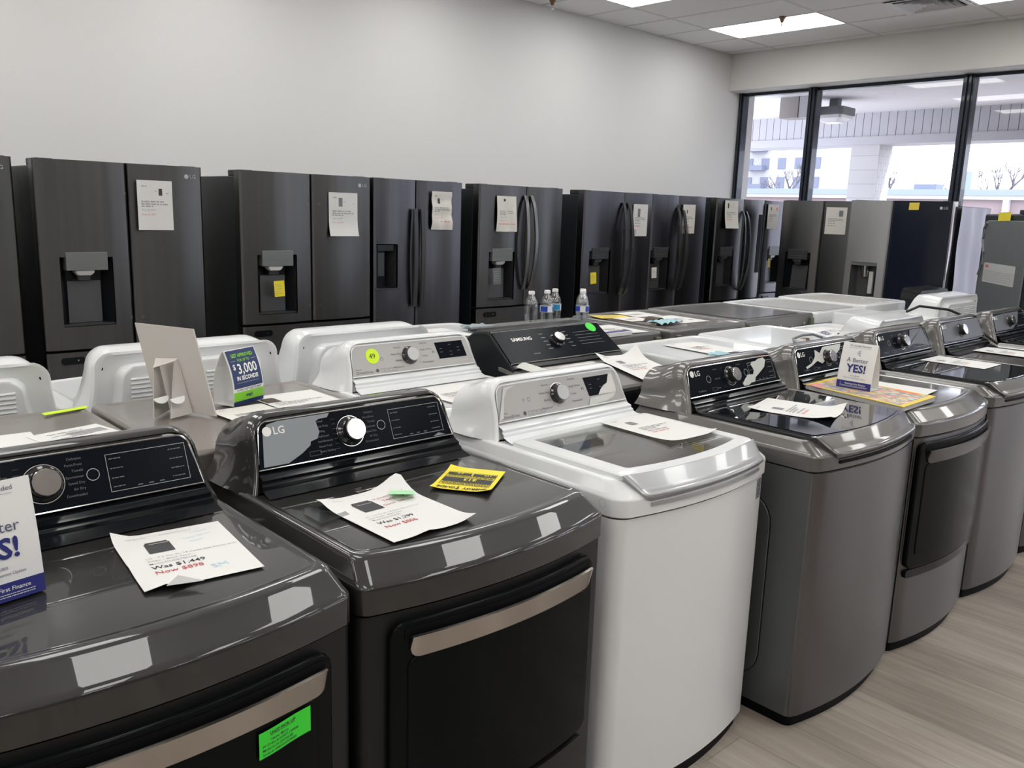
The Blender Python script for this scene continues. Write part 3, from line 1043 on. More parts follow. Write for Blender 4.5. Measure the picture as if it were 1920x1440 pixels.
FR[6] = fridge('refrigerator', 'refrigerator with wrapped curved handles and a white hanging tag', (6.51, YF, 0), 0.85, 0.41, disp='lg', disp_x=-0.012 + 0.02, logo=False, z_split=0.66, steel='blue_steel',
               handles=dict(z=(0.84, 1.64), out=0.065, dx=0.035, bow=0.012, w=0.016, mat='disp_dark', wrap=12), style='dark')
FR[7] = fridge('refrigerator', 'refrigerator with black glass right door and long curved handles', (7.55, YF, 0), 0.90, 0.50, disp='lg', disp_x=0.07, logo=False, z_split=0.70, steel='black_steel', style='dark',
               right_glass='inset', handles=dict(z=(0.80, 1.63), out=0.07, dx=0.03, bow=0.02, mat='mid_steel', w=0.009))
FR[8] = fridge('refrigerator', 'dark refrigerator squeezed into the corner under the first window mullion', (8.475, YF, 0), 0.80, 0.44, disp='lg', disp_x=0.09, logo=False, z_split=0.75, steel='blue_steel', style='whitetip', D=0.82)
FR[9] = fridge('refrigerator', 'grey stainless refrigerator standing left of the light grey one by the windows', (8.18, 4.71, 0), 0.91, 0.45, rz=-pi / 2, disp='lg', disp_x=0.09, logo=False, steel='mid_steel', D=0.85,
               z_split=0.60, style='dark')
FR[10] = fridge('refrigerator', 'light grey refrigerator with one large black mirror-glass door', (7.70, 3.75, 0), 0.90, 0.385, rz=-pi / 2, disp='wide', logo=True, steel='grey_steel', right_glass='full', D=0.82,
                z_split=0.55, disp_x=0.07)
for nm in ('handle',):
    pass


def local_y(k, x):
    f = FR[k][1]
    return f(x)


def fridge_sheet(x, z0, z1, w, fy, label, k, fn=None, seed=1, tilt=0.0, m='paper', icon='icon_grey', icon_at=(0.62, 0.70, 0.09, 0.14), head=True, was=None, now=None, rz=None, xw=None, red=None):
    """sheet taped to a fridge door"""
    h = z1 - z0
    if rz is None:
        o, u, v = (x, fy, z0), (1, 0, tilt), (-tilt, 0, 1)
    else:
        o, u, v = (xw, x, z0), (0, -1, tilt), (0, tilt, 1)
    ob, G = sheet('price_sheet', label, o, u, v, w, h, fn, 'price sheets taped to refrigerators', m=m, nx=8, ny=10)
    mb = Mb()
    ax, ay, iw, ih = icon_at
    mb.rect(G, w * ax, w * (ax + iw * 1.1), h * ay, h * (ay + ih), 0)
    mb.build('picture', icon, ob, smooth=False)
    rows = [(0.56, 0.12, 0.80, 0.7), (0.51, 0.12, 0.86, 0.7), (0.465, 0.12, 0.50, 0.7)]
    if head:
        rows.append((0.87, 0.14, 0.30, 0.6))
    rows += [(0.78, 0.50, 0.58, 0.35), (0.74, 0.82, 0.90, 0.35)]
    small_lines(ob, G, w, h, seed, rows)
    mb = Mb()
    if was:
        mb.text(was, h * 0.058, G, w * 0.12, h * 0.385, 0)
    else:
        mb.words(G, w * 0.12, w * 0.50, h * 0.39, h * 0.03, random.Random(seed + 5), 0)
    mb.build('old_price', 'ink_soft', ob, smooth=False)
    mb = Mb()
    if now:
        mb.text(now, h * 0.058, G, w * 0.12, h * 0.295, 0)
    else:
        mb.words(G, w * 0.12, w * 0.50, h * 0.30, h * 0.03, random.Random(seed + 8), 0)
    if red:
        mb.words(G, w * red[0], w * red[1], h * 0.20, h * 0.03, random.Random(seed + 9), 0)
    mb.build('new_price', 'pink_ink', ob, smooth=False)
    return ob


ys_ = YF - 0.0215
fridge_sheet(1.812, 1.385, 1.662, 0.205, ys_, 'price sheet on the first full refrigerator from the left, left edge curling', 1, seed=1, was='Was $2,949', now='Now $1,829',
             fn=lambda x, y: 0.018 * max(0, 1 - x / 0.07) ** 2)
fridge_sheet(3.050, 1.355, 1.640, 0.222, ys_, 'flat price sheet below the logo of the refrigerator beside the side-by-side', 2, seed=2, icon='icon_mid', icon_at=(0.34, 0.68, 0.12, 0.20),
             was='Was $3,899', now='Now $2,499', fn=lambda x, y: 0.02 * max(0, 1 - y / 0.12) ** 2)
fridge_sheet(3.895, 1.405, 1.678, 0.185, ys_, 'crumpled price sheet taped to the side-by-side refrigerator', 3, seed=3, m='paper_cream', icon_at=(0.3, 0.68, 0.09, 0.14), was='Was $1,899', now='Now $1,399', red=(0.4, 0.85),
             fn=lambda x, y: 0.006 + 0.02 * abs(sin(x * 26 + y * 9)) * (1 - y / 0.28) + 0.01 * sin(y * 30) ** 2)
fridge_sheet(4.535, 1.395, 1.668, 0.205, ys_, 'price sheet hanging crooked behind the water bottles', 4, seed=4, m='paper_cream', icon_at=(0.35, 0.85, 0.09, 0.07), head=False, was='Was $2,999', now='Now $1,859', red=(0.1, 0.9),
             fn=lambda x, y: 0.004 + 0.025 * abs(sin(x * 20 + y * 7)) * (1 - y / 0.28))
fridge_sheet(6.205, 1.365, 1.652, 0.208, ys_, 'price sheet with tall dark picture, right door of yellow-tagged wrapped-handle refrigerator', 5, seed=5, icon='icon_mid', icon_at=(0.30, 0.60, 0.16, 0.26), head=False)
fridge_sheet(6.945, 1.392, 1.668, 0.200, ys_ - 0.01, 'price sheet behind the wrapped handle of the white-tagged refrigerator', 6, seed=6, m='paper_cream', icon_at=(0.3, 0.70, 0.07, 0.12), red=(0.1, 0.8), head=False, tilt=0.01)
fridge_sheet(7.655, 1.450, 1.730, 0.24, ys_ - 0.004, 'price sheet curling on the refrigerator with black glass right door', 7, seed=7, m='paper_cream', icon_at=(0.2, 0.72, 0.09, 0.18), head=False,
             fn=lambda x, y: 0.03 * (1 - y / 0.28) ** 2)
ob = fridge_sheet(8.485, 1.45, 1.715, 0.22, ys_ - 0.004, 'price sheet with an orange dot in the corner under the window', 8, seed=8, m='paper_cream', icon_at=(0.25, 0.74, 0.07, 0.14), head=False)
tag(Mb().lathe([(0, 0), (0.018, 0), (0.018, 0.001), (0, 0.001)], Frame((8.665, ys_ - 0.0065, 1.665), (1, 0, 0), (0, 0, 1)), 16).build('dot_sticker', 'orange'), 'small orange-red dot sticker on the corner refrigerator sheet', 'sticker')
fridge_sheet(4.215, 1.430, 1.690, 0.215, None, 'price sheet on the grey stainless refrigerator below the window', 9, seed=9, m='paper_cream', icon='icon_mid', icon_at=(0.62, 0.66, 0.18, 0.22), rz=1, xw=8.158, head=False)

# hanging tags, notes and small labels on the fridges
def flat_tag(name, label, o, u, v, w, h, m, cat, lines=True, group=None, r=0.002):
    F = Frame(o, u, v)
    t_ = Mb().prism(rpoly(0, w, 0, h, r, 2), F, 0, 0.0012).build(name, m)
    tag(t_, label, cat, group)
    if lines:
        mb = Mb()
        rnd = random.Random(hash(label) % 97)
        for k in range(5):
            mb.words(F, w * 0.12, w * (0.6 + 0.06 * (k % 4)), h * (0.2 + 0.14 * k), h * 0.035, rnd, 0.0018)
        mb.build('printed_text', 'ink_soft', t_, smooth=False)
    return t_
flat_tag('hang_tag', 'yellow tag hanging in the dispenser of the refrigerator beside the side-by-side', (2.655, YF - 0.010, 0.965), (1, 0, 0.06), (-0.06, 0, 1), 0.072, 0.102, 'yellow', 'tag')
flat_tag('hang_tag', 'yellow tag hanging in the dispenser right of the water bottles', (5.685, YF - 0.010, 0.945), (1, 0, 0.05), (-0.08, 0, 1), 0.075, 0.10, 'yellow', 'tag')
flat_tag('hang_tag', 'white tag hanging in the dispenser of a wrapped-handle refrigerator', (6.545, YF - 0.010, 0.972), (1, 0, 0.03), (-0.08, 0, 1), 0.075, 0.10, 'paper_cream', 'tag')
flat_tag('hang_tag', 'grey tag hanging in the dispenser behind the water bottles', (4.535, YF - 0.010, 0.98), (1, 0, 0.03), (-0.08, 0, 1), 0.085, 0.13, 'disp_panel', 'tag')
flat_tag('hang_tag', 'small yellow tag low on the corner refrigerator', (8.60, YF - 0.010, 1.03), (1, 0, 0.0), (0, 0, 1), 0.05, 0.10, 'note_yellow', 'tag', lines=False)
flat_tag('sticky_note', 'square yellow sticky note at the top of the black mirror-glass door', (7.679, 3.215, 1.672), (0, -1, 0.03), (0, -0.03, 1), 0.085, 0.062, 'note_yellow', 'sticky note', lines=False)
for k, (x, y_) in enumerate(((1.755, 1.585), (1.755, 0.89), (1.82, 0.89), (2.905, 1.56), (2.985, 1.56), (2.905, 0.90), (2.985, 0.90))):
    Fk = Frame((x - (1.30 if x < 2.3 else 2.44), -0.0085, y_), (1, 0, 0), (0, 0, 1))
    mb = Mb().ring2d(Fk, 0, 0, 0.007, 0.003, 0.002, 10)
    par = FR[1][0] if x < 2.3 else FR[2][0]
    mb.build('door_bumper', 'disp_panel', par, smooth=False)

# turned refrigerator seen from behind at the right
ang = math.atan2(0.61, 0.79)
tB = thing('refrigerator', 'refrigerator turned around, grey back panel with warning label at right edge', 'refrigerator', (7.05, 2.38, 0), ang + pi, 'refrigerators along the walls')
Mb().box(0, 0.90, 0.0, 0.80, 0.03, 1.645).build('cabinet', 'fridge_side', tB, bevel=0.012)
Mb().box(0.05, 0.85, 0.05, 0.75, 0.0, 0.03).build('base', 'black_matte', tB)
FB = Frame((0, 0, 0), (1, 0, 0), (0, 0, 1))
pl = [(0.05, 0.80), (0.85, 0.80), (0.85, 1.60), (0.10, 1.60), (0.055, 1.55), (0.055, 1.45), (0.10, 1.36), (0.10, 1.28), (0.05, 1.20)]
bp_ = Mb().prism(pl, FB, -0.001, 0.012).build('back_panel', 'back_grey', tB, bevel=0.006, segs=3)
Mb().tube([FB.p(x, y_, 0.014) for x, y_ in ((0.11, 1.585), (0.065, 1.54), (0.065, 1.46), (0.11, 1.37), (0.11, 1.28), (0.06, 1.20))], 0.012, 8).build('pipe_bead', 'back_grey', bp_)
Mb().prism(rpoly(0.03, 0.36, 0.10, 0.78, 0.03), FB, -0.001, 0.010).build('compressor_cover', 'back_grey', tB, bevel=0.005)
Mb().tube([FB.p(x, y_, 0.014) for x, y_ in ((0.03, 0.75), (0.28, 0.75), (0.33, 0.70), (0.33, 0.35))], 0.012, 8).build('cover_bead', 'light_grey', tB)
lb = Mb().prism([(0.15, 1.155), (0.72, 1.155), (0.72, 1.295), (0.15, 1.295)], FB, 0.0125, 0.0135).build('warning_label', 'label_paper', tB)
g = Mb()
rnd = random.Random(4)
for k in range(5):
    g.words(FB, 0.17, 0.70, 1.17 + 0.016 * k, 0.005, rnd, 0.0142)
g.build('warning_text', 'ink_soft', lb, smooth=False)
Mb().poly(FB, [(0.17, 1.262), (0.25, 1.262), (0.21, 1.29)], 0.0145).build('warning_symbol', 'red_ink', lb, smooth=False)
Mb().box(0.62, 0.84, 0.0, 0.12, 1.645, 1.672).build('hinge_cover', 'black_satin', tB, bevel=0.004)
tt = Matrix.Rotation(ang + pi, 4, 'Z')
def onB(x, z, t_):
    return tuple(Vector((7.05, 2.38, 0)) + (tt @ Vector((x, -t_, z))))
flat_tag('sticky_note', 'yellow sticky note on top edge of the turned-around refrigerator', onB(0.30, 1.595, 0.014), tt @ Vector((1, 0, 0.02)), tt @ Vector((0, 0, 1)), 0.22, 0.06, 'yellow', 'sticky note', lines=False)
# pale wrap hanging on the side of the mirror-door refrigerator
w_, _g = sheet('plastic_wrap', 'pale lavender protective wrap over the side of the mirror-door refrigerator', (7.80, 2.842, 0.10), (1, 0, 0), (0, 0, 1), 0.70, 1.61,
               lambda x, y: 0.012 + 0.008 * sin(x * 22 + y * 2) + 0.01 * sin(y * 5 + x * 3) ** 2, cat='plastic wrap', m='wrap', nx=20, ny=20)

# ------------------------------------------------------------------ laundry machines
def section(hb, ht, z0, z1, r, y0, sh, zr, n=6):
    """console outline in x/z (open at the bottom, closed by the ring), sheared back by sh above zr"""
    pts = [(-(ht + (hb - ht) * (1 - k / 6) ** 1.7), z0 + (z1 - r - z0) * k / 6) for k in range(6)]
    for i in range(n + 1):
        a = pi - (pi / 2) * i / n
        pts.append((-ht + r + r * cos(a), z1 - r + r * sin(a)))
    for i in range(1, 8):
        pts.append(((-ht + r) + (2 * ht - 2 * r) * i / 8, z1))
    for i in range(n + 1):
        a = pi / 2 - (pi / 2) * i / n
        pts.append((ht - r + r * cos(a), z1 - r + r * sin(a)))
    pts += [(ht + (hb - ht) * (1 - k / 6) ** 1.7, z0 + (z1 - r - z0) * k / 6) for k in range(5, -1, -1)]
    return [(x, y0 + (z - zr) * sh, z) for x, z in pts]


def knob(F, x, y, parent, R=0.027, face='knob_face', name='knob', ringm='chrome', sticky=0.03):
    G = Frame(F.p(x, y, 0), F.u, F.v)
    k = Mb().lathe([(0, 0.0), (R * 0.98, 0.0), (R * 0.96, 0.004), (R * 0.80, 0.008), (R * 0.78, sticky), (R * 0.74, sticky + 0.003), (0, sticky + 0.003)], G, 36).build(name, 'knob_side', parent, sharp=30)
    Mb().lathe([(0, sticky + 0.0031), (R * 0.73, sticky + 0.0031), (R * 0.70, sticky + 0.0052), (0, sticky + 0.0052)], G, 36).build('knob_face', face, k, sharp=30)
    Mb().ring2d(G, 0, 0, R * 1.06, 0.0016, 0.0014, 40).build('knob_ring', ringm, k, smooth=False)
    return k


def console(t, zd, zc, yb, yk, hw, style, seed=0, patches=(), rear=False):
    """LG-type console: body, skirt, control panel. style: black | silver | white"""
    body, skirt, panelm, trim, prnt, knobm = {
        'dark': ('graphite', 'black_gloss', 'black_panel', 'chrome', 'panel_print', 'knob_face'),
        'steel': ('steel_deck', 'black_gloss', 'black_panel', 'chrome', 'panel_print', 'knob_face'),
        'white': ('white_enamel', 'white_enamel', 'silver_panel', 'white_plastic', 'panel_print_dark', 'light_grey'),
    }[style]
    H = zc - zd
    sh = 0.42
    dr = 0.004 if rear else 0.030
    S = []
    for hb_, ht_, dz_, r_, dy_, k_ in ((0.868, 0.806, 0.016, 0.042, 0.010, 1.0), (0.885, 0.820, 0.011, 0.046, 0.000, 1.0), (0.902, 0.836, 0.004, 0.052, 0.003, 1.0), (0.915, 0.846, 0.003, 0.055, 0.012, 1.0),
                                       (0.920, 0.848, 0.002, 0.056, 0.024, 1.0), (0.938, 0.860, 0.001 + dr * 0.05, 0.058, 0.028, 1.0), (0.945, 0.864, 0.001 + dr * 0.12, 0.060, 0.046, 1.0), (0.962, 0.876, 0.001 + dr * 0.16, 0.064, 0.051, 1.0),
                                       (0.970, 0.880, 0.001 + dr * 0.35, 0.068, 0.072, 0.97), (0.982, 0.890, 0.002 + dr * 0.40, 0.070, 0.078, 0.96), (0.994, 0.896, 0.003 + dr * 0.70, 0.073, 0.108, 0.85)):
        S.append(section(hw * hb_, hw * ht_, zd, zc - dz_, r_, yb + dy_, sh * k_, zd))
    S.append(section(hw * 1.0, hw * 0.90, zd, zc - 0.006 - dr, 0.075, max(yk - 0.03, yb + 0.17), 0.0, zd))
    S.append(section(hw * 0.995, hw * 0.895, zd, zc - 0.008 - dr, 0.075, max(yk, yb + 0.185), 0.0, zd))
    c = Mb().loft(S).build('console', body, t, sharp=60)
    # lower skirt: ribbed slope running down to the deck
    zp = zd + H * 0.27
    prof = [(yb + 0.012 + (zp - zd) * sh, zp), (yb + 0.006 + (zp - zd - 0.004) * sh, zp - 0.004), (yb + 0.002, zd + H * 0.20), (yb - 0.003, zd + H * 0.185), (yb - 0.002, zd + H * 0.14), (yb - 0.010, zd + H * 0.115), (yb - 0.011, zd + H * 0.075), (yb - 0.022, zd + H * 0.05), (yb - 0.048, zd + 0.0015)]
    rings = []
    for y_, z_ in prof:
        k = (z_ - zd) / (zp - zd)
        hx = hw * (0.872 - 0.03 * k)
        rings.append([(-hx + 2 * hx * i / 12, y_, z_) for i in range(13)])
    Mb().loft(rings, False, False, closed=False).build('skirt', skirt, c, sharp=30)
    # control panel
    bx, tx = hw * 0.835, hw * 0.79
    z1 = zc - 0.022
    o = (0, yb + 0.004 + (zp - zd) * sh, zp + 0.002)
    F = Frame(o, (1, 0, 0), (0, sh, 1))
    L = (z1 - zp) * sqrt(1 + sh * sh)
    r = 0.028
    out = [(-bx, 0), (bx, 0)]
    for i in range(6):
        a = (pi / 2) * i / 5
        out.append((tx - r + r * cos(a), L - r + r * sin(a)))
    for i in range(6):
        a = pi / 2 + (pi / 2) * i / 5
        out.append((-tx + r + r * cos(a), L - r + r * sin(a)))
    p = Mb().prism(out, F, -0.01, 0.003).build('control_panel', panelm, c, sharp=50)
    Mb().tube([F.p(x * 1.006, y_ * 1.004 - 0.0004, 0.003) for x, y_ in out], 0.0022, 6, closed=True).build('panel_trim', trim, c)
    P = Frame(F.p(0, 0, 0.003), F.u, F.v)

    def ux(u):
        return -bx + 2 * bx * u

    g = Mb()
    if style in ('dark', 'steel'):
        left = [('Normal', 0), ('Heavy Duty', 0), ('Bedding', 0), ('Small Load', 0), ('Anti Bacterial', 0), ('Steam Fresh', 0), ('Steam Sanitary', 0)] if style == 'dark' else [('Normal', 0), ('Heavy Duty', 0), ('Bedding', 0)]
        right = ['Delicates', 'Perm.Press', 'Towels', 'Sportswear', 'Speed Dry', 'Air Dry', 'Downloaded'] if style == 'dark' else ['Delicates', 'Towels', 'Speed']
        n = len(left)
        for i, (s, _) in enumerate(left):
            yy = L * (0.80 - 0.66 * i / max(1, n - 1))
            g.text(s, L * 0.066, P, ux(0.285), yy, align='l', bold=0.002)
            g.rect(P, ux(0.365), ux(0.385), yy + L * 0.025, yy + L * 0.030)
        for i, s in enumerate(right):
            yy = L * (0.84 - 0.66 * i / max(1, len(right) - 1))
            g.text(s, L * 0.066, P, ux(0.585), yy, align='r', bold=0.002)
        g.text('Sensor Dry' if style == 'dark' else 'TrueBalance', L * 0.09, P, ux(0.09), L * 0.13)
        g.rect_line(P, ux(0.235), ux(0.29), L * 0.10, L * 0.20, 0.0006)
        # the display
        g2 = Mb()
        g2.rect_line(P, ux(0.665), ux(0.955), L * 0.14, L * 0.84, 0.0009)
        g2.build('display_frame', 'light_grey', c, smooth=False)
        rnd = random.Random(seed)
        for yy in (0.74, 0.56, 0.38, 0.22):
            g.words(P, ux(0.675), ux(0.72), L * yy, L * 0.018, rnd)
            g.words(P, ux(0.89), ux(0.94), L * yy, L * 0.018, rnd)
        for uu in (0.76, 0.80, 0.84):
            g.rect(P, ux(uu), ux(uu + 0.018), L * 0.18, L * 0.20)
        for uu in ((0.236, 0.615) if style == 'dark' else (0.22, 0.63)):
            Mb().ring2d(P, ux(uu), L * 0.52, 0.0125, 0.0012, 0.0008, 28).build('button', 'light_grey', c, smooth=False)
        lg = Mb()
        lg.ring2d(P, ux(0.062), L * 0.78, 0.0115, 0.0115, 0.0030, 24)
        lg.text('LG', 0.0255, P, ux(0.062) + 0.015, L * 0.78 - 0.009, 0.0030, bold=0.012)
        lg.build('logo', 'white_print', c, smooth=False)
        knob(P, ux(0.452), L * 0.50, c, R=min(0.038, L * 0.33), sticky=0.026)
    else:
        rnd = random.Random(seed)
        names = ['Normal', 'Heavy Duty', 'Bedding', 'Waterproof']
        for i, s in enumerate(names):
            g.text(s, L * 0.085, P, ux(0.40), L * (0.80 - 0.22 * i), align='r')
        for i, s in enumerate(['Delicates', 'Bright Whites', 'Towels', 'Downloaded']):
            g.text(s, L * 0.085, P, ux(0.56), L * (0.86 - 0.22 * i), align='l')
        g.text('Inverter', L * 0.07, P, ux(0.03), L * 0.20)
        g.text('DirectDrive', L * 0.13, P, ux(0.03), L * 0.07)
        g.ring2d(P, ux(0.19), L * 0.13, 0.0065, 0.0065)
        for k_ in range(4):
            g.rect_line(P, ux(0.215 + 0.033 * k_), ux(0.241 + 0.033 * k_), L * 0.06, L * 0.17, 0.0007)
        g.ring2d(P, ux(0.24), L * 0.50, 0.006, 0.0012)
        g.ring2d(P, ux(0.20), L * 0.50, 0.004, 0.001)
        g.poly(P, [(ux(0.655), L * 0.50), (ux(0.655), L * 0.60), (ux(0.665), L * 0.55)])
        g.rect(P, ux(0.67), ux(0.673), L * 0.50, L * 0.60)
        Mb().poly(P, [(ux(0.705), L * 0.28), (ux(0.685), L * 0.86), (ux(0.925), L * 0.86), (ux(0.945), L * 0.28)], 0.0008).build('display', 'black_panel', c, smooth=False)
        d = Mb()
        for k_, yy in enumerate((0.74, 0.62, 0.50, 0.38)):
            for uu in (0.72, 0.80, 0.87):
                if (k_ + int(uu * 100)) % 3:
                    d.rect(P, ux(uu), ux(uu + 0.022), L * yy, L * (yy + 0.014), 0.0014)
        d.build('display_text', 'panel_print', c, smooth=False)
        knob(P, ux(0.465), L * 0.52, c, R=min(0.034, L * 0.31), face='light_grey', ringm='chrome', sticky=0.020)
    g.build('panel_text', prnt, c, smooth=False)
    for nm, m_, pts in patches:
        Mb().poly(P, [(ux(a), L * b) for a, b in pts], 0.0020).build(nm, m_, c, smooth=False)  # coloured panel patches, some holding the gloss reflection in their colour
    if rear:
        rear_panel(c, hw, zd, zc, yk, body)
    return c, P, L, ux


def rear_panel(c, hw, zd, zc, yk, body):
    """what the back of a dryer console shows: stepped plate, vent louvres, screws"""
    B = Frame((0, yk, 0), (-1, 0, 0), (0, 0, 1))
    H = zc - zd
    def ring(k, z1o, t_):
        pts = section(hw * k, hw * (k - 0.07), zd - 0.02, zc + z1o, 0.05, 0, 0, 0)
        return [(x, yk + t_, z) for x, _, z in pts]
    Mb().loft([ring(0.99, -0.012, -0.001), ring(0.97, -0.006, 0.012), ring(0.93, -0.014, 0.014), ring(0.90, -0.022, 0.006), ring(0.80, -0.045, 0.004), ring(0.76, -0.052, 0.030), ring(0.74, -0.058, 0.032)]).build('rear_cover', body, c, sharp=50)
    for gx in (-0.17, -0.075, 0.075, 0.17):
        for k in range(9):
            zz = zd - 0.010 + H * 0.072 * k
            Mb().tube([(gx * hw / 0.34 - 0.038, yk + 0.033, zz), (gx * hw / 0.34 + 0.038, yk + 0.033, zz)], 0.0042, 6).build('vent_louvre', body, c)
    for sx in (-1, 1):
        Mb().lathe([(0, 0), (0.006, 0), (0.006, 0.003), (0, 0.003)], Frame((sx * hw * 0.84, yk + 0.006, zc - 0.055), (-1, 0, 0), (0, 0, 1)), 10).build('screw', 'black_matte', c)


def machine(name, label, x0, x1, yf, kind='dryer', style='dark', D=0.70, zs=0.80, zd=0.905, zc=1.075, rot=0.0, patches=(), sag=0.045, body=None, group='washers and dryers', rear=False, seed=0,
            cat=None, yb=None, side_emboss=False, front=True, base_z=0.045, con=True):
    W = x1 - x0
    xc = (x0 + x1) / 2
    hw = W / 2
    if rot == 0:
        t = thing(name, label, cat or name.replace('_', ' '), (xc, yf, 0), 0, group)
    else:
        t = thing(name, label, cat or name.replace('_', ' '), (xc, yf + D, 0), pi, group)
    if style == 'dark': bm_, dm, fm = 'graphite_side', 'graphite', 'graphite_side'
    elif style == 'steel': bm_, dm, fm = 'steel_side', 'steel_deck', 'steel_front'
    elif style == 'taupe': bm_, dm, fm = 'steel_side', 'taupe_deck', 'steel_front'
    elif style == 'grey': bm_, dm, fm = 'steel_side', 'grey_deck', 'steel_side'
    else: bm_, dm, fm = 'white_enamel', 'white_enamel', 'white_enamel'
    def fy(x):
        return -sag * (1 - (x / hw) ** 2)
    R = 0.018 if style != 'white' else 0.035
    Mb().loft([rr(-hw + 0.02, hw - 0.02, 0.02, D - 0.02, 0.0, 0.02, sag), rr(-hw + 0.02, hw - 0.02, 0.02, D - 0.02, base_z + 0.005, 0.02, sag)]).build('plinth', 'black_matte', t)
    cab = Mb().loft([rr(-hw, hw, 0.008, D, base_z, R, sag), rr(-hw, hw, 0.008, D, zs - 0.002, R, sag)], True, False).build('cabinet', bm_, t, sharp=30)
    if style == 'steel' and front:
        # brushed front skin wrapping the bowed face
        rings = []
        for i in range(25):
            x = -hw + 0.003 + (W - 0.006) * i / 24
            e = min(x + hw, hw - x)
            y_ = fy(x) + 0.004 + 0.012 * (1 - min(1, e / 0.015)) ** 2
            rings.append([(x, y_ + 0.02, base_z + 0.001), (x, y_, base_z + 0.001), (x, y_, zs - 0.004), (x, y_ + 0.02, zs - 0.004)])
        Mb().loft(rings).build('front_panel', fm, cab, sharp=40)
    hh = zd - zs
    rs = [rr(-hw, hw, 0.006, D, zs + 0.001, R + 0.004, sag), rr(-hw - 0.002, hw + 0.002, 0.0, D, zs + 0.005, R + 0.006, sag), rr(-hw - 0.002, hw + 0.002, 0.0, D, zs + hh * 0.50, R + 0.006, sag),
          rr(-hw - 0.001, hw + 0.001, 0.002, D - 0.001, zs + hh * 0.56, R + 0.006, sag), rr(-hw + 0.003, hw - 0.003, 0.007, D - 0.004, zs + hh * 0.62, R + 0.006, sag), rr(-hw + 0.005, hw - 0.005, 0.010, D - 0.006, zs + hh * 0.65, R + 0.006, sag),
          rr(-hw + 0.016, hw - 0.016, 0.042, D - 0.016, zd - 0.008, R + 0.006, sag * 0.96), rr(-hw + 0.018, hw - 0.018, 0.047, D - 0.018, zd - 0.004, R + 0.006, sag * 0.95), rr(-hw + 0.022, hw - 0.022, 0.053, D - 0.022, zd - 0.0015, R + 0.006, sag * 0.94),
          rr(-hw + 0.028, hw - 0.028, 0.060, D - 0.03, zd, R + 0.004, sag * 0.92), rr(-hw + 0.034, hw - 0.034, 0.068, D - 0.035, zd - 0.0005, R + 0.002, sag * 0.90), rr(-hw + 0.038, hw - 0.038, 0.073, D - 0.04, zd - 0.003, R, sag * 0.89),
          rr(-hw + 0.044, hw - 0.044, 0.080, D - 0.045, zd - 0.0035, R, sag * 0.88)]
    if kind == 'flat':
        rs = [rr(-hw, hw, 0.004, D, zs + 0.001, R, sag), rr(-hw - 0.002, hw + 0.002, 0.0, D, zs + 0.005, R, sag), rr(-hw - 0.002, hw + 0.002, 0.0, D, zd - 0.014, R, sag),
              rr(-hw, hw, 0.003, D - 0.001, zd - 0.006, R, sag), rr(-hw + 0.006, hw - 0.006, 0.009, D - 0.006, zd - 0.0005, R, sag), rr(-hw + 0.020, hw - 0.020, 0.030, D - 0.02, zd - 0.0003, R, sag),
              rr(-hw + 0.026, hw - 0.026, 0.036, D - 0.026, zd - 0.004, R, sag)]
    tub = kind == 'window_washer'
    if tub:
        rs.append(rr(-0.255, 0.262, 0.072, 0.42, zd - 0.004, 0.03, 0.03))
        rs.append(rr(-0.255, 0.262, 0.072, 0.42, zd - 0.03, 0.03, 0.03))
        Mb().loft(rs, False, False).build('top_cover', dm, t, sharp=32)
        mbt = Mb().loft([rr(-0.27, 0.275, 0.060, 0.43, zd - 0.022, 0.05, 0.03), rr(-0.27, 0.27, 0.065, 0.44, zd - 0.10, 0.14), rr(-0.245, 0.245, 0.07, 0.50, zd - 0.13, 0.2), rr(-0.24, 0.24, 0.075, 0.50, zd - 0.50, 0.2)], False, True)
        mbt.build('wash_tub', 'tub', t, sharp=50)
    else:
        Mb().loft(rs, False, True).build('top_cover', dm, t, sharp=40)
    if kind in ('window_washer', 'washer'):
        lt = zd + 0.012
        lm = dm
        lw0, lw1, ly1 = -hw + 0.042, hw - 0.042, 0.44
        ringsL = [rr(lw0, lw1, 0.036, ly1, zd - 0.004, 0.012, sag * 0.92), rr(lw0, lw1, 0.034, ly1, lt - 0.004, 0.012, sag * 0.92), rr(lw0 + 0.005, lw1 - 0.005, 0.039, ly1 - 0.006, lt, 0.012, sag * 0.92)]
        if tub:
            ringsL += [rr(lw0 + 0.056, lw1 - 0.042, 0.066, ly1 - 0.028, lt, 0.012, 0.030), rr(lw0 + 0.059, lw1 - 0.045, 0.070, ly1 - 0.031, lt - 0.006, 0.012, 0.030), rr(lw0 + 0.059, lw1 - 0.045, 0.070, ly1 - 0.031, lt - 0.014, 0.012, 0.030)]
            lid = Mb().loft(ringsL, False, False).build('lid', lm, t, sharp=32)
            Mb().loft([rr(lw0 + 0.059, lw1 - 0.045, 0.070, ly1 - 0.031, lt - 0.005, 0.012, 0.030), rr(lw0 + 0.059, lw1 - 0.045, 0.070, ly1 - 0.031, lt - 0.002, 0.012, 0.030)]).build('lid_glass', 'lid_glass', lid, sharp=32)
        else:
            lid = Mb().loft(ringsL).build('lid', 'lid_black', t, sharp=32)
            Mb().loft([rr(lw0 + 0.012, lw1 - 0.012, 0.048, ly1 - 0.015, lt - 0.001, 0.012, sag * 0.9), rr(lw0 + 0.012, lw1 - 0.012, 0.048, ly1 - 0.015, lt + 0.002, 0.012, sag * 0.9)]).build('lid_glass', 'lid_black', lid, sharp=32)
        # front lip that doubles as the lid's handle
        rings = []
        xm = (lw0 + lw1) / 2
        wl = (lw1 - lw0) / 2
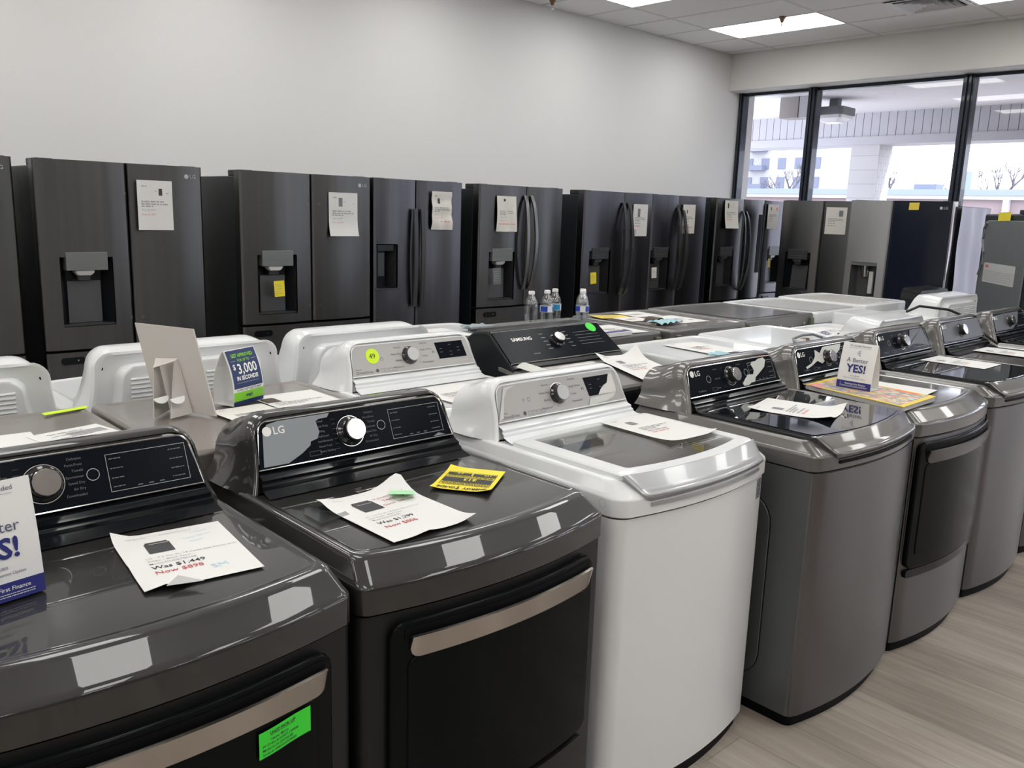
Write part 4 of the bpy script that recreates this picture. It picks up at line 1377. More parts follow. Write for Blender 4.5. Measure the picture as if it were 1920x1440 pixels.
        prof = [(0.041, -0.010), (0.040, 0.0005), (0.036, -0.0005), (0.008, -0.029), (0.003, -0.0335), (-0.004, -0.0375), (-0.009, -0.041), (-0.0115, -0.046), (-0.010, -0.051), (-0.004, -0.058), (0.001, -0.068), (0.012, -0.072), (0.025, -0.060)]
        us = [-1, -0.995, -0.98, -0.95] + [-0.9 + 1.8 * i / 24 for i in range(25)] + [0.95, 0.98, 0.995, 1]
        for u in us:
            e = max(0.0, (abs(u) - 0.95) / 0.05)
            rings.append([(lambda xx: (xx, fy(xx) * 0.95 + a_ + 0.004 * e * e, lt + b_ - 0.002 * e * e))(xm + u * (wl + min(0, b_) * 0.62)) for a_, b_ in prof])
        Mb().loft(rings).build('lid_handle', 'silver_lip' if style == 'white' else dm, lid, sharp=50)
        Mb().loft([[(lw0 + 0.05 + (lw1 - lw0 - 0.10) * i / 40, fy(lw0 + 0.05 + (lw1 - lw0 - 0.10) * i / 40) + q, z_) for q, z_ in ((-0.0042, lt - 0.0755), (-0.0042, lt - 0.066), (0.03, lt - 0.066), (0.03, lt - 0.0755))] for i in range(41)]).build(
            'grip_gap', 'black_matte' if style != 'white' else 'silver_lip', lid)
    if kind == 'dryer' and front:
        z0d = 0.33 if style == 'dark' else 0.335
        x0d, x1d = -hw + 0.050, hw - 0.062
        if style == 'steel': x0d, x1d = -hw + 0.012, hw - 0.012
        door = arc_slab(x0d, x1d, z0d, zs - 0.018, 0.035, -0.004, 0.010, fy).build('door', 'door_black', t, bevel=0.004)
        arc_slab(x0d + 0.035, x1d - 0.035, z0d + 0.05, zs - 0.095, 0.02, 0.009, 0.013, fy).build('door_window', 'door_black', door, bevel=0.002)
        arc_slab(x0d + 0.028, x1d - 0.018, zs - 0.060, zs - 0.030, 0.008, 0.0095, 0.0115, fy).build('grip_recess', 'black_matte', door)
        hx0, hx1 = x0d + 0.038, x1d - 0.018
        mb = Mb()
        rings = []
        xs = [hx0, hx0 + 0.003, hx0 + 0.010, hx0 + 0.02] + [hx0 + 0.02 + (hx1 - hx0 - 0.04) * i / 22 for i in range(1, 22)] + [hx1 - 0.02, hx1 - 0.010, hx1 - 0.003, hx1]
        for x in xs:
            dl, dr = max(0, 0.02 - (x - hx0)), max(0, 0.02 - (hx1 - x))
            cut = (0.02 - sqrt(max(0, 0.0004 - dl * dl))) + (0.02 - sqrt(max(0, 0.0004 - dr * dr)))
            y_ = fy(x)
            zt, zb = zs - 0.047, zs - 0.094 + cut
            zb = min(zb, zt - 0.01)
            rings.append([(x, y_ - 0.008, zb), (x, y_ - 0.015, zb), (x, y_ - 0.024, zt), (x, y_ - 0.018, zt + 0.0015), (x, y_ - 0.011, zb + 0.01)])
        mb.loft(rings).build('handle', 'bronze_handle' if style == 'dark' else 'steel_front', door, sharp=40)
        if style == 'dark':
            arc_slab(-hw + 0.06, hw - 0.06, 0.10, z0d - 0.02, 0.02, -0.004, 0.004, fy).build('lower_panel', 'graphite_side', cab)
        else:
            arc_slab(x0d + 0.01, x1d - 0.01, z0d - 0.035, z0d - 0.004, 0.01, -0.004, 0.006, fy).build('toe_gap', 'black_gloss', door)
    if side_emboss:
        for sx in (-1, 1):
            Fs = Frame((sx * (hw + 0.0), 0, 0), (0, -sx, 0), (0, 0, 1))
            pts = rpoly(*( (-0.60, -0.13) if sx > 0 else (0.13, 0.60)), 0.12, 0.73, 0.09, 6)
            if sx < 0:
                Fs = Frame((-hw, 0, 0), (0, -1, 0), (0, 0, 1))
                pts = rpoly(-0.60, -0.13, 0.12, 0.73, 0.09, 6)
                Mb().prism(pts, Fs, -0.002, 0.004).build('side_panel', bm_, cab, bevel=0.003)
                Mb().tube([Fs.p(a, b, 0.0005) for a, b in pts], 0.0022, 5, closed=True).build('side_seam', 'black_matte', cab)
    if con:
        ybv = yb if yb is not None else D - 0.225
        cn = console(t, zd - 0.002, zc, ybv, D - 0.012, hw - 0.002, {'taupe': 'steel'}.get(style, style), seed, patches, rear)
        return t, cn
    return t, None


# ---- front row
G_ = 'front row of washers and dryers'
A = {}
A[1] = machine('clothes_dryer', 'black steel dryer at the lower left corner with the green pick-up label', 0.120, 0.805, 1.262, 'dryer', 'dark', group=G_, cat='dryer', D=0.715)
A[2] = machine('clothes_dryer', 'black steel dryer with the yellow energy guide lying on top', 0.822, 1.507, 1.262, 'dryer', 'dark', group=G_, cat='dryer', D=0.715,
               patches=[('reflection_patch', 'reflect_pale', [(0.02, 0.05), (0.13, 0.045), (0.20, 0.20), (0.245, 0.34), (0.25, 0.42), (0.285, 0.46), (0.30, 0.60), (0.292, 0.84), (0.31, 0.88), (0.35, 0.885), (0.365, 0.975), (0.12, 0.97), (0.07, 0.93), (0.045, 0.80)]),  # pale patch: wall reflection painted onto the panel
                      ('pale_patch', 'reflect_pale', [(0.885, 0.03), (0.92, 0.10), (0.96, 0.03)])])
A[3] = machine('washing_machine', 'white top-load washer with a clear window lid in the front row', 1.565, 2.245, 1.262, 'window_washer', 'white', zs=0.822, zd=0.912, group=G_, cat='washer', D=0.715,
               patches=[('pale_patch', 'satin_silver', [(0.78, 0.28), (0.81, 0.44), (0.84, 0.54), (0.875, 0.60), (0.89, 0.76), (0.905, 0.88), (0.93, 0.86), (0.94, 0.28)]),  # pale flat patches over the control panel
                      ('pale_patch', 'satin_white', [(0.68, 0.0), (0.71, 0.22), (0.93, 0.28), (0.90, 0.14), (0.84, 0.06)]),
                      ('pale_patch', 'satin_white', [(0.0, 0.02), (0.035, 0.10), (0.065, 0.60), (0.10, 0.86), (0.16, 0.95), (0.08, 0.93), (0.06, 0.72)])])
A[4] = machine('washing_machine', 'stainless top-load washer with black glass lid in the front row', 2.297, 2.985, 1.135, 'washer', 'steel', zs=0.835, zd=0.92, group=G_, cat='washer', side_emboss=True,
               patches=[('pale_patch', 'satin_white', [(0.56, 0.14), (0.57, 0.05), (0.62, 0.04), (0.66, 0.12), (0.70, 0.12), (0.72, 0.28), (0.78, 0.42), (0.85, 0.60), (0.88, 0.84), (0.86, 0.95), (0.80, 0.93), (0.76, 0.86), (0.72, 0.86), (0.70, 0.78), (0.72, 0.55), (0.70, 0.40), (0.64, 0.42), (0.60, 0.30)])])
A[5] = machine('clothes_dryer', 'stainless dryer carrying the colourful catalog and small sign', 3.020, 3.700, 1.140, 'dryer', 'steel', zs=0.825, zd=0.915, group=G_, cat='dryer',
               patches=[('pale_patch', 'satin_white', [(0.12, 0.28), (0.22, 0.40), (0.28, 0.62), (0.30, 0.88), (0.36, 0.72), (0.42, 0.94), (0.70, 0.96), (0.66, 0.72), (0.56, 0.52), (0.44, 0.46), (0.36, 0.30), (0.30, 0.44), (0.20, 0.28), (0.13, 0.20)])])
A[6] = machine('washing_machine', 'stainless washer with glossy black lid beyond the small sign', 3.735, 4.420, 1.140, 'washer', 'steel', zs=0.835, zd=0.92, zc=1.085, group=G_, cat='washer',
               patches=[('reflection_patch', 'reflect_dark', [(0.42, 0.05), (0.5, 0.1), (0.60, 0.52), (0.66, 0.95), (0.90, 0.95), (0.97, 0.10), (0.80, 0.25), (0.66, 0.30)])])  # tinted patch: the panel's reflection painted as colour
A[7] = machine('clothes_dryer', 'stainless dryer with a black cable over its console', 4.490, 5.170, 1.150, 'dryer', 'steel', zs=0.825, zd=0.915, zc=1.085, group=G_, cat='dryer',
               patches=[('reflection_patch', 'reflect_dark', [(0.02, 0.1), (0.05, 0.9), (0.40, 0.96), (0.95, 0.96), (0.98, 0.08), (0.5, 0.06)])])
A[8] = machine('washing_machine', 'stainless washer at the far right end of the front row', 5.230, 5.915, 1.150, 'washer', 'steel', zs=0.835, zd=0.92, zc=1.085, group=G_, cat='washer',
               patches=[('reflection_patch', 'reflect_dark', [(0.02, 0.1), (0.05, 0.9), (0.40, 0.96), (0.80, 0.96), (0.70, 0.4), (0.5, 0.06)])])
# round side plug and badge of the white washer
Fs = Frame((-0.342, 0, 0), (0, -1, 0), (0, 0, 1))
Mb().ring2d(Fs, -0.055, 0.855, 0.012, 0.0015, 0.0012, 24).build('side_plug', 'light_grey', A[3][0], smooth=False)
Fb = Frame((0, -0.0005, 0), (1, 0, 0), (0, 0, 1))
bdg = arc_slab(0.272, 0.302, 0.752, 0.812, 0.001, -0.006, 0.001, lambda x: -0.045 * (1 - (x / 0.34) ** 2) + 0.008, nx=3).build('badge', 'icon_mid', A[3][0], smooth=False)
g = Mb()
Fbd = Frame((0.287, -0.045 * (1 - (0.287 / 0.34) ** 2) + 0.008 - 0.0012, 0.755), (1, 0.20, 0), (0, 0, 1))
g.ring2d(Fbd, 0, 0.042, 0.008, 0.002, 0.0016, 16)
g.rect_line(Fbd, -0.008, 0.008, 0.010, 0.026, 0.002, 0.0016)
g.build('badge_mark', 'ink', bdg, smooth=False)
# bracket and yellow sticker visible through the window lid
Mb().box(-0.25, -0.17, 0.34, 0.36, 0.83, 0.89).build('softener_tray', 'white_plastic', A[3][0], bevel=0.01)
Mb().box(-0.235, 0.0, 0.405, 0.412, 0.83, 0.885).build('tub_label', 'haze_blue', A[3][0])
Mb().box(0.232, 0.236, 0.16, 0.20, 0.865, 0.885).build('tub_sticker', 'yellow', A[3][0])

# green pick-up label on the lower-left dryer's door
def a1y(x):
    return 1.262 - 0.045 * (1 - ((x - 0.4625) / 0.3425) ** 2)
lx0 = 0.583
o = (lx0, a1y(lx0) - 0.0165, 0.646)
u_ = Vector((0.105, a1y(lx0 + 0.105) - a1y(lx0), 0.006))
gl, G = sheet('pickup_label', 'bright green unit pick up label stuck on the black dryer door', o, u_, (0, 0, 1), 0.105, 0.048, lambda x, y: 0.0015 + 0.0012 * sin(x * 60), m='neon_green', cat='label', nx=10, ny=3)
g = Mb()
g.text('UNIT PICK UP', 0.0085, G, 0.047, 0.037, 0, 'c', bold=0.015)
g.rect(G, 0.022, 0.072, 0.0355, 0.0360, 0)
for k, s in enumerate(('Name: Myrna', 'Hi Order # H1027-134508', 'Model # DLGX7901BE', 'Serial # 104KWATD9080')):
    g.text(s, 0.0066, G, 0.006 if k else 0.022, 0.0270 - 0.0078 * k, 0, bold=0.006)
g.build('printed_text', 'ink', gl, smooth=False)

# ---- second row
B_ = 'second row of washers and dryers'
machine('washing_machine', 'taupe flat-top machine at the left edge with two papers on it', 0.075, 0.765, 2.005, 'flat', 'taupe', D=0.65, zs=0.86, zd=0.955, con=False, group=B_, cat='washer', sag=0.015)
machine('washing_machine', 'taupe flat-top machine carrying the cardboard easel and blue sign', 0.785, 1.470, 2.005, 'flat', 'taupe', D=0.65, zs=0.86, zd=0.955, con=False, group=B_, cat='washer', sag=0.015)
tW, (cW, PW, LW, uxW) = machine('clothes_dryer', 'white dryer with neon dot 49 on its silver control panel', 1.497, 2.145, 2.0, 'dryer', 'white', D=0.625, zs=0.86, zd=0.945, zc=1.108, group=B_, cat='dryer', front=False, seed=4, sag=0.02, yb=0.41)

# Samsung-type top-load with a broad sloping black console
tS = thing('washing_machine', 'black and grey top-load washer with wide sloped console and silver dial', 'washer', (2.484, 1.99, 0), 0, B_)
hw = 0.328
Mb().loft([rr(-hw + .02, hw - .02, 0.02, 0.60, 0.0, 0.02, 0.0), rr(-hw + .02, hw - .02, 0.02, 0.60, 0.04, 0.02, 0.0)]).build('plinth', 'black_matte', tS)
Mb().loft([rr(-hw, hw, 0, 0.61, 0.035, 0.03, 0.01), rr(-hw, hw, 0, 0.61, 0.895, 0.03, 0.01), rr(-hw + 0.004, hw - 0.004, 0.006, 0.61, 0.918, 0.03, 0.01)]).build('cabinet', 'black_satin', tS, sharp=30)
def slope_deck(x0, x1, y0, y1, r, dz, sag=0.01):
    return [(x, y_, 0.926 + dz + (y_ / 0.40) * 0.050) for x, y_, z in rr(x0, x1, y0, y1, 0, r, sag)]
lidS = Mb().loft([slope_deck(-hw + 0.002, hw - 0.002, 0.004, 0.40, 0.03, -0.012), slope_deck(-hw + 0.002, hw - 0.002, 0.004, 0.40, 0.03, 0.0), slope_deck(-hw + 0.012, hw - 0.012, 0.014, 0.39, 0.03, 0.008)]).build('lid', 'grey_deck', tS, sharp=30)
Mb().loft([slope_deck(-hw + 0.10, hw - 0.22, 0.262, 0.292, 0.014, 0.0075, 0.0), slope_deck(-hw + 0.105, hw - 0.225, 0.266, 0.288, 0.012, 0.010, 0.0)]).build('lid_trim', 'satin_silver', lidS)
def sec(y_, z0, z1, h0, h1, r=0.03):
    return [(p[0], y_, p[2]) for p in section(h0, h1, z0, z1, r, 0, 0, 0)]
cs = Mb().loft([sec(0.300, 0.93, 0.978, hw, hw * 0.985, 0.01), sec(0.318, 0.93, 0.992, hw, hw * 0.985, 0.012), sec(0.455, 0.93, 1.095, hw, hw * 0.95, 0.016), sec(0.470, 0.93, 1.101, hw, hw * 0.945, 0.02), sec(0.55, 0.93, 1.098, hw, hw * 0.94, 0.03), sec(0.612, 0.93, 1.06, hw, hw * 0.95, 0.04)]).build('console', 'black_satin', tS, sharp=35)
FS = Frame((0, 0.318, 0.992), (1, 0, 0), (0, 0.137, 0.103))
LS = 0.169
ps = Mb().prism([(-hw * 0.965, 0.002), (hw * 0.965, 0.002), (hw * 0.925, LS - 0.002), (-hw * 0.925, LS - 0.002)], FS, -0.004, 0.0035).build('control_panel', 'black_panel', cs)
Mb().tube([FS.p(-hw * 0.965, 0.0, 0.003), FS.p(hw * 0.965, 0.0, 0.003)], 0.0025, 6).build('panel_trim', 'chrome', cs)
Mb().tube([FS.p(-hw * 0.925, LS, 0.003), FS.p(hw * 0.925, LS, 0.003)], 0.0018, 6).build('panel_trim', 'chrome', cs)
PS = Frame(FS.p(0, 0, 0.0035), FS.u, FS.v)
Mb().text('SAMSUNG', 0.024, PS, -0.235, LS * 0.66, 0.0008, bold=0.02).build('logo', 'white_print', cs, smooth=False)
g = Mb()
for k in range(5):
    g.rect(PS, -0.075, -0.052, LS * (0.80 - 0.12 * k), LS * (0.80 - 0.12 * k) + 0.0018)
    g.rect(PS, 0.055, 0.080, LS * (0.80 - 0.12 * k), LS * (0.80 - 0.12 * k) + 0.0018)
g.rect(PS, -0.17, -0.135, LS * 0.22, LS * 0.22 + 0.0016)
rnd = random.Random(2)
for k in range(5):
    g.words(PS, 0.12, 0.26, LS * (0.35 + 0.10 * k), 0.0010, rnd)
g.build('panel_text', 'label_paper', cs, smooth=False)
knob(PS, 0.0, LS * 0.55, cs, R=0.033, face='chrome', ringm='black_gloss', sticky=0.022)
Mb().box(-hw + 0.03, hw - 0.06, 0.575, 0.60, 1.085, 1.098).build('console_rear_rail', 'disp_grey', cs, bevel=0.004)

machine('washing_machine', 'white flat-top machine right of the dark sloped-console washer', 2.855, 3.500, 1.90, 'flat', 'white', D=0.52, zs=0.90, zd=0.993, con=False, group=B_, cat='washer', sag=0.02)
machine('washing_machine', 'white flat-top machine with a coil of parts behind the stainless washer', 3.525, 4.180, 1.90, 'flat', 'white', D=0.54, zs=0.90, zd=0.996, con=False, group=B_, cat='washer', sag=0.02)
machine('clothes_dryer', 'white dryer facing away, low console behind the third stainless machine', 4.385, 5.02, 1.93, 'dryer', 'white', D=0.62, sag=0.02, zs=0.84, zd=0.945, zc=1.065, rot=1, rear=True, group=B_, cat='dryer', front=False)
machine('clothes_dryer', 'white dryer facing away, tallest rounded console near the right', 5.42, 6.12, 2.03, 'dryer', 'white', D=0.54, sag=0.02, zs=0.86, zd=0.965, zc=1.13, rot=1, rear=True, group=B_, cat='dryer', front=False)

# ---- third row, turned to face the refrigerators
C_ = 'third row of machines facing the refrigerators'
machine('clothes_dryer', 'white dryer back with louvres, cut by the left edge', 0.06, 0.745, 2.76, 'dryer', 'white', D=0.66, zs=0.84, zd=0.90, zc=1.085, rot=1, rear=True, group=C_, cat='dryer', front=False)
machine('clothes_dryer', 'white dryer back with louvres behind the cardboard easel', 0.800, 1.485, 2.76, 'dryer', 'white', D=0.66, zs=0.84, zd=0.90, zc=1.095, rot=1, rear=True, group=C_, cat='dryer', front=False)
machine('clothes_dryer', 'white dryer back behind the neon-dot dryer', 1.520, 2.190, 2.80, 'dryer', 'white', D=0.66, zs=0.84, zd=0.90, zc=1.095, rot=1, rear=True, group=C_, cat='dryer', front=False)
def flat_back(label, x0, x1, y0, y1, ztop, style, clips=True, inner='', pan=None):
    t, _ = machine('washing_machine', label, x0, x1, y0, 'flat', style, D=y1 - y0, zs=ztop - 0.07, zd=ztop, con=False, rot=1, group=C_, cat='washer', sag=0.02, front=False)
    hw_ = (x1 - x0) / 2
    D_ = y1 - y0
    if pan:
        Mb().loft([rr(-hw_ + 0.07, hw_ - 0.07, 0.13, D_ - 0.06, ztop - 0.0035, 0.03), rr(-hw_ + 0.07, hw_ - 0.07, 0.13, D_ - 0.06, ztop + 0.0005, 0.03)]).build('top_plate', pan, t, sharp=40)
    if clips:
        for sx in (-1, 1):
            Mb().box(sx * (hw_ - 0.045) - 0.018, sx * (hw_ - 0.045) + 0.018, D_ - 0.002, D_ + 0.02, ztop - 0.075, ztop - 0.025).build('hose_clip', 'green_clip', t, bevel=0.004)
        for k in range(5):
            xx = -hw_ * 0.7 + k * hw_ * 0.35
            Mb().lathe([(0, 0), (0.006, 0), (0.006, 0.004), (0, 0.004)], Frame((xx, D_, ztop - 0.055 - 0.02 * (k % 2)), (-1, 0, 0), (0, 0, 1)), 8).build('screw', 'light_grey', t)
    return t
flat_back('white flat-top machine carrying papers left of the water bottles', 2.215, 2.795, 2.80, 3.42, 0.985, 'white', clips=False)
flat_back('dark grey flat-top machine holding the row of water bottles', 2.815, 3.505, 2.625, 3.27, 0.985, 'grey', pan='grey_deck')
flat_back('grey flat-top machine covered with scattered papers and scraps', 3.525, 4.205, 2.58, 3.28, 0.992, 'grey', pan='taupe_deck')
flat_back('dark grey flat-top machine with reflective top and green hose clips', 4.225, 5.010, 2.60, 3.30, 0.995, 'grey', pan='grey_deck')
flat_back('white flat-top machine with grey inner plate behind the dark one', 5.030, 5.740, 2.60, 3.30, 0.995, 'white', clips=False, pan='silver_panel')
flat_back('farthest white flat-top machine before the mirror-door refrigerator', 5.830, 6.520, 2.66, 3.34, 0.995, 'white', clips=False, pan='satin_silver')
Mb()
tX = thing('washing_machine', 'boxy white machine with plain top between the rows', 'washer', (5.035, 1.98, 0), 0, B_)
Mb().loft([rr(0, 0.36, 0, 0.52, 0.04, 0.02), rr(0, 0.36, 0, 0.52, 1.00, 0.02), rr(0.005, 0.355, 0.01, 0.51, 1.012, 0.02)]).build('cabinet', 'white_enamel', tX, sharp=30)
Mb().box(0.025, 0.335, 0.02, 0.50, 0, 0.04).build('plinth', 'black_matte', tX)
# dark console of a machine in the third row
tD = thing('washing_machine', 'machine with low curved black console in front of the mirror door', 'washer', (6.62, 2.62, 0), 0, C_)
Mb().loft([rr(0, 0.69, 0, 0.68, 0.03, 0.03), rr(0, 0.69, 0, 0.68, 0.93, 0.03)]).build('cabinet', 'steel_side', tD, sharp=30)
Mb().box(0.03, 0.66, 0.03, 0.65, 0, 0.03).build('plinth', 'black_matte', tD)
Mb().loft([[(p[0] + 0.345, 0.02, p[2]) for p in section(0.345, 0.28, 0.93, 1.06, 0.05, 0, 0, 0)], [(p[0] + 0.345, 0.16, p[2]) for p in section(0.345, 0.28, 0.93, 1.075, 0.05, 0, 0, 0)]]).build('console', 'black_satin', tD, sharp=40)

# ------------------------------------------------------------------ papers on the machines
PZ = 'price sheets lying on the machines'
def deck_sheet(label, bl, br, tl, z, seed, fn=None, w=0.216, h=0.279, m='paper', icon='icon_grey', icon_s=0.05, ic=(0.36, 0.72), text=None, lite=True, name='price_sheet', cat='price sheet'):
    """bl/br/tl ground positions (x, y) of the page's lower-left, lower-right, upper-left corners"""
    u = Vector((br[0] - bl[0], br[1] - bl[1], 0))
    v = Vector((tl[0] - bl[0], tl[1] - bl[1], 0))
    uu = u.normalized()
    vv = (v - uu * v.dot(uu)).normalized()
    ob, G = sheet(name, label, (bl[0], bl[1], z), uu, vv, w, h, fn, PZ, m=m, cat=cat)
    mb = Mb()
    if icon:
        washer_icon(mb, G, w * ic[0], h * ic[1], icon_s)
        o2 = mb.build('picture', icon, ob, smooth=False)
    if lite:
        small_lines(ob, G, w, h, seed, [(0.56, 0.2, 0.8, 0.6), (0.52, 0.2, 0.6, 0.6), (0.48, 0.2, 0.5, 0.6), (0.90, 0.1, 0.25, 0.5)])
        mb = Mb().words(G, w * 0.2, w * 0.6, h * 0.42, h * 0.028, random.Random(seed), 0)
        mb.build('old_price', 'ink_soft', ob, smooth=False)
        mb = Mb().words(G, w * 0.2, w * 0.55, h * 0.36, h * 0.028, random.Random(seed), 0)
        mb.build('new_price', 'pink_ink', ob, smooth=False)
    return ob, G

def curl(w, h, specs):
    """specs: (corner_x, corner_y, radius, height)"""
    def f(x, y):
        z = 0.0
        for cx, cy, r, hh in specs:
            d = sqrt((x - cx * w) ** 2 + (y - cy * h) ** 2)
            if d < r:
                z += hh * (1 - d / r) ** 2
        return z
    return f

w, h = 0.216, 0.279
ob, G = deck_sheet('price sheet with Was $1,449, on the lower-left black dryer', (0.481, 1.402), (0.70, 1.375), (0.508, 1.70), 0.9055, 3,
                   w=0.208, h=0.272, fn=curl(w, h, [(0, 1, 0.05, 0.022), (0.15, 0, 0.05, 0.008), (0, 0.4, 0.03, 0.003)]), lite=False, ic=(0.34, 0.70), icon_s=0.047)
g = Mb()
g.text('10% BOXES', 0.0075, G, 0.022, 0.248, 0)
g.text('KWHOOM3197J10', 0.0075, G, 0.085, 0.249, 0)
for k, s in enumerate(('LG - 7.3 Cu. Ft. 14 Cycle Gas Dryer with', 'Steam - Black Steel', 'Model:DLGX7001BE')):
    g.text(s, 0.0100, G, 0.034, 0.136 - 0.0135 * k, 0, bold=0.004)
g.build('description', 'ink_soft', ob, smooth=False)
Mb().text('Was $1,449', 0.0205, G, 0.034, 0.086, 0, bold=0.008, sx=0.95).build('old_price', 'ink', ob, smooth=False)
Mb().text('Now $898', 0.0205, G, 0.034, 0.062, 0, bold=0.008, sx=0.95).build('new_price', 'red_ink', ob, smooth=False)
g = Mb().text('SM', 0.026, G, 0.128, 0.040, 0, ang=0.1)
g.text('9 month', 0.010, G, 0.140, 0.232, 0, ang=0.1).text('Take  Work', 0.011, G, 0.120, 0.205, 0, ang=0.15).text('Good', 0.011, G, 0.128, 0.186, 0, ang=0.1)
g.build('handwriting', 'blue_pen', ob, smooth=False)
Mb().rect(G, w * 0.34 - 0.018, w * 0.34 + 0.018, h * 0.70 + 0.011, h * 0.70 + 0.0135, 0.0008).build('picture_line', 'label_paper', ob, smooth=False)
tag(Mb().prism([(0, 0), (0.06, -0.012), (0.028, 0.034)], Frame((0.513, 1.388, 0.9125), (0.992, -0.12, 0), (0.12, 0.992, 0)), 0.001, 0.0016).build('folded_corner', 'label_paper', ob), None)

ob, G = deck_sheet('price sheet with Was $1,299 and red handwriting, on the second black dryer', (0.937, 1.322), (1.160, 1.326), (0.945, 1.615), 0.9065, 4,
                   fn=curl(w, h, [(0, 1, 0.08, 0.014), (1, 1, 0.09, 0.038), (1, 0, 0.06, 0.012), (0.4, 0, 0.05, 0.006)]), lite=False, ic=(0.36, 0.71), icon_s=0.052, w=0.218, h=0.290)
h2 = 0.290
g = Mb()
g.text('10% BOX', 0.0075, G, 0.024, 0.262, 0)
for k, s in enumerate(('LG - 7.4 Cu. Ft. 14-Cycle Electric Dryer', 'with Steam - Black Steel', 'Model:DLEX7900BE')):
    g.text(s, 0.0088, G, 0.034, 0.145 - 0.0125 * k, 0, bold=0.003)
g.build('description', 'ink_soft', ob, smooth=False)
Mb().text('Was $1,299', 0.0200, G, 0.034, 0.096, 0, bold=0.008, sx=0.95).build('old_price', 'ink', ob, smooth=False)
Mb().text('Now $806', 0.0200, G, 0.034, 0.070, 0, bold=0.008, sx=0.95).build('new_price', 'red_ink', ob, smooth=False)
g = Mb().text('9 month', 0.014, G, 0.112, 0.228, 0, ang=0.08).text('TAKE', 0.015, G, 0.125, 0.208, 0, ang=0.08).text('Good  240 volt', 0.014, G, 0.110, 0.184, 0, ang=0.05)
g.poly(G, [(0.178, 0.222), (0.184, 0.210), (0.196, 0.240), (0.184, 0.216)], 0)
g.build('handwriting', 'red_ink', ob, smooth=False)
Mb().rect(G, 0.218 * 0.36 - 0.019, 0.218 * 0.36 + 0.019, h2 * 0.71 + 0.012, h2 * 0.71 + 0.0145, 0.0008).build('picture_line', 'label_paper', ob, smooth=False)
sn, _g = sheet('sticky_note', 'pale green sticky note on the sheet with red handwriting', (1.073, 1.535, 0.9125), (0.75, -0.60, 0), (0.60, 0.75, 0), 0.055, 0.048, lambda x, y: 0.0015 + 0.007 * (1 - y / 0.048) ** 2, cat='sticky note', m='mint', nx=6, ny=6)
for k, (x, y_, a, l) in enumerate(((0.635, 1.695, 0.1, 'piece of clear tape on the lower-left black dryer'), (1.045, 1.618, 0.0, 'piece of clear tape on the dryer with the energy guide'))):
    tag(Mb().prism(rpoly(0, 0.028, 0, 0.03, 0.002, 2), Frame((x, y_, 0.9075), (cos(a), sin(a), 0), (-sin(a), cos(a), 0)), 0, 0.0005).build('tape', 'film_thin'), l, 'tape')
# clear plastic sleeve left of the second sheet
tag(Mb().prism([(0, 0), (0.075, 0.01), (0.085, 0.09), (0.02, 0.105), (0.0, 0.07)], Frame((0.880, 1.50, 0.9068), (1, 0, 0), (0, 1, 0)), 0, 0.0005).build('plastic_sleeve', 'film_thin'), 'clear plastic scrap left of the Was $1,299 sheet', 'plastic scrap')

# yellow energy guide, seen upside down
ez = 0.9075
U = Vector((1.197 - 1.261, 1.537 - 1.405, 0)).normalized()
ev = Vector((-1.413 + 1.261, 1.405 - 1.536, 0))
o_br = Vector((1.261, 1.405, ez))
uu = (Vector((1.197, 1.537, 0)) - Vector((1.261, 1.405, 0))).normalized()
vv = Vector((uu.y, -uu.x, 0))
# page right runs from image right to image left (the guide lies upside down)
P0 = Vector((1.332, 1.653, ez))
pu = Vector((1.413 - 1.332, 1.536 - 1.653, 0)).normalized()
ptop = Vector((1.197, 1.537, ez))
W_e, H_e = 0.145, 0.178
o_e = Vector((1.430, 1.532, ez))           # page lower-left is the corner nearest the white washer
eg, G = sheet('energy_guide', 'yellow energy guide label lying upside down on a black dryer', o_e, -pu, (-pu.y * -1, -pu.x, 0) if False else Vector((0, 0, 1)).cross(-pu), W_e, H_e,
              curl(W_e, H_e, [(0, 1, 0.05, 0.008), (1, 0, 0.05, 0.006), (1, 1, 0.04, 0.004)]), cat='energy label', m='yellow', nx=10, ny=12)
g = Mb()
g.text('ENERGY', 0.019, G, 0.010, H_e - 0.021, 0, bold=0.035, sx=0.82)
g.text('GUIDE', 0.019, G, 0.086, H_e - 0.021, 0, bold=0.035, sx=0.82)
g.poly(G, [(0.078, H_e - 0.026), (0.082, H_e - 0.026), (0.082, H_e - 0.010), (0.087, H_e - 0.010), (0.080, H_e - 0.002), (0.073, H_e - 0.010), (0.078, H_e - 0.010)], 0)
g.rect_line(G, 0.010, W_e - 0.010, 0.040, H_e - 0.034, 0.0014, 0)
g.rect(G, 0.012, W_e - 0.012, 0.085, 0.118, 0)
g.rect(G, 0.012, 0.070, 0.046, 0.064, 0)
g.rect(G, 0.074, W_e - 0.012, 0.046, 0.064, 0)
rnd = random.Random(12)
for k in range(4):
    g.words(G, 0.014, W_e - 0.014, H_e - 0.042 - 0.006 * k, 0.0030, rnd, 0)
for k in range(3):
    g.words(G, 0.014, W_e - 0.014, 0.078 - 0.006 * k, 0.0028, rnd, 0)
g.build('printed_text', 'ink', eg, smooth=False)
g = Mb()
g.text('$13', 0.022, G, 0.050, 0.092, 0.0007, bold=0.02)
g.text('110', 0.013, G, 0.022, 0.050, 0.0007, bold=0.02)
g.text('2.6', 0.013, G, 0.095, 0.050, 0.0007, bold=0.02)
g.build('figures', 'yellow', eg, smooth=False)

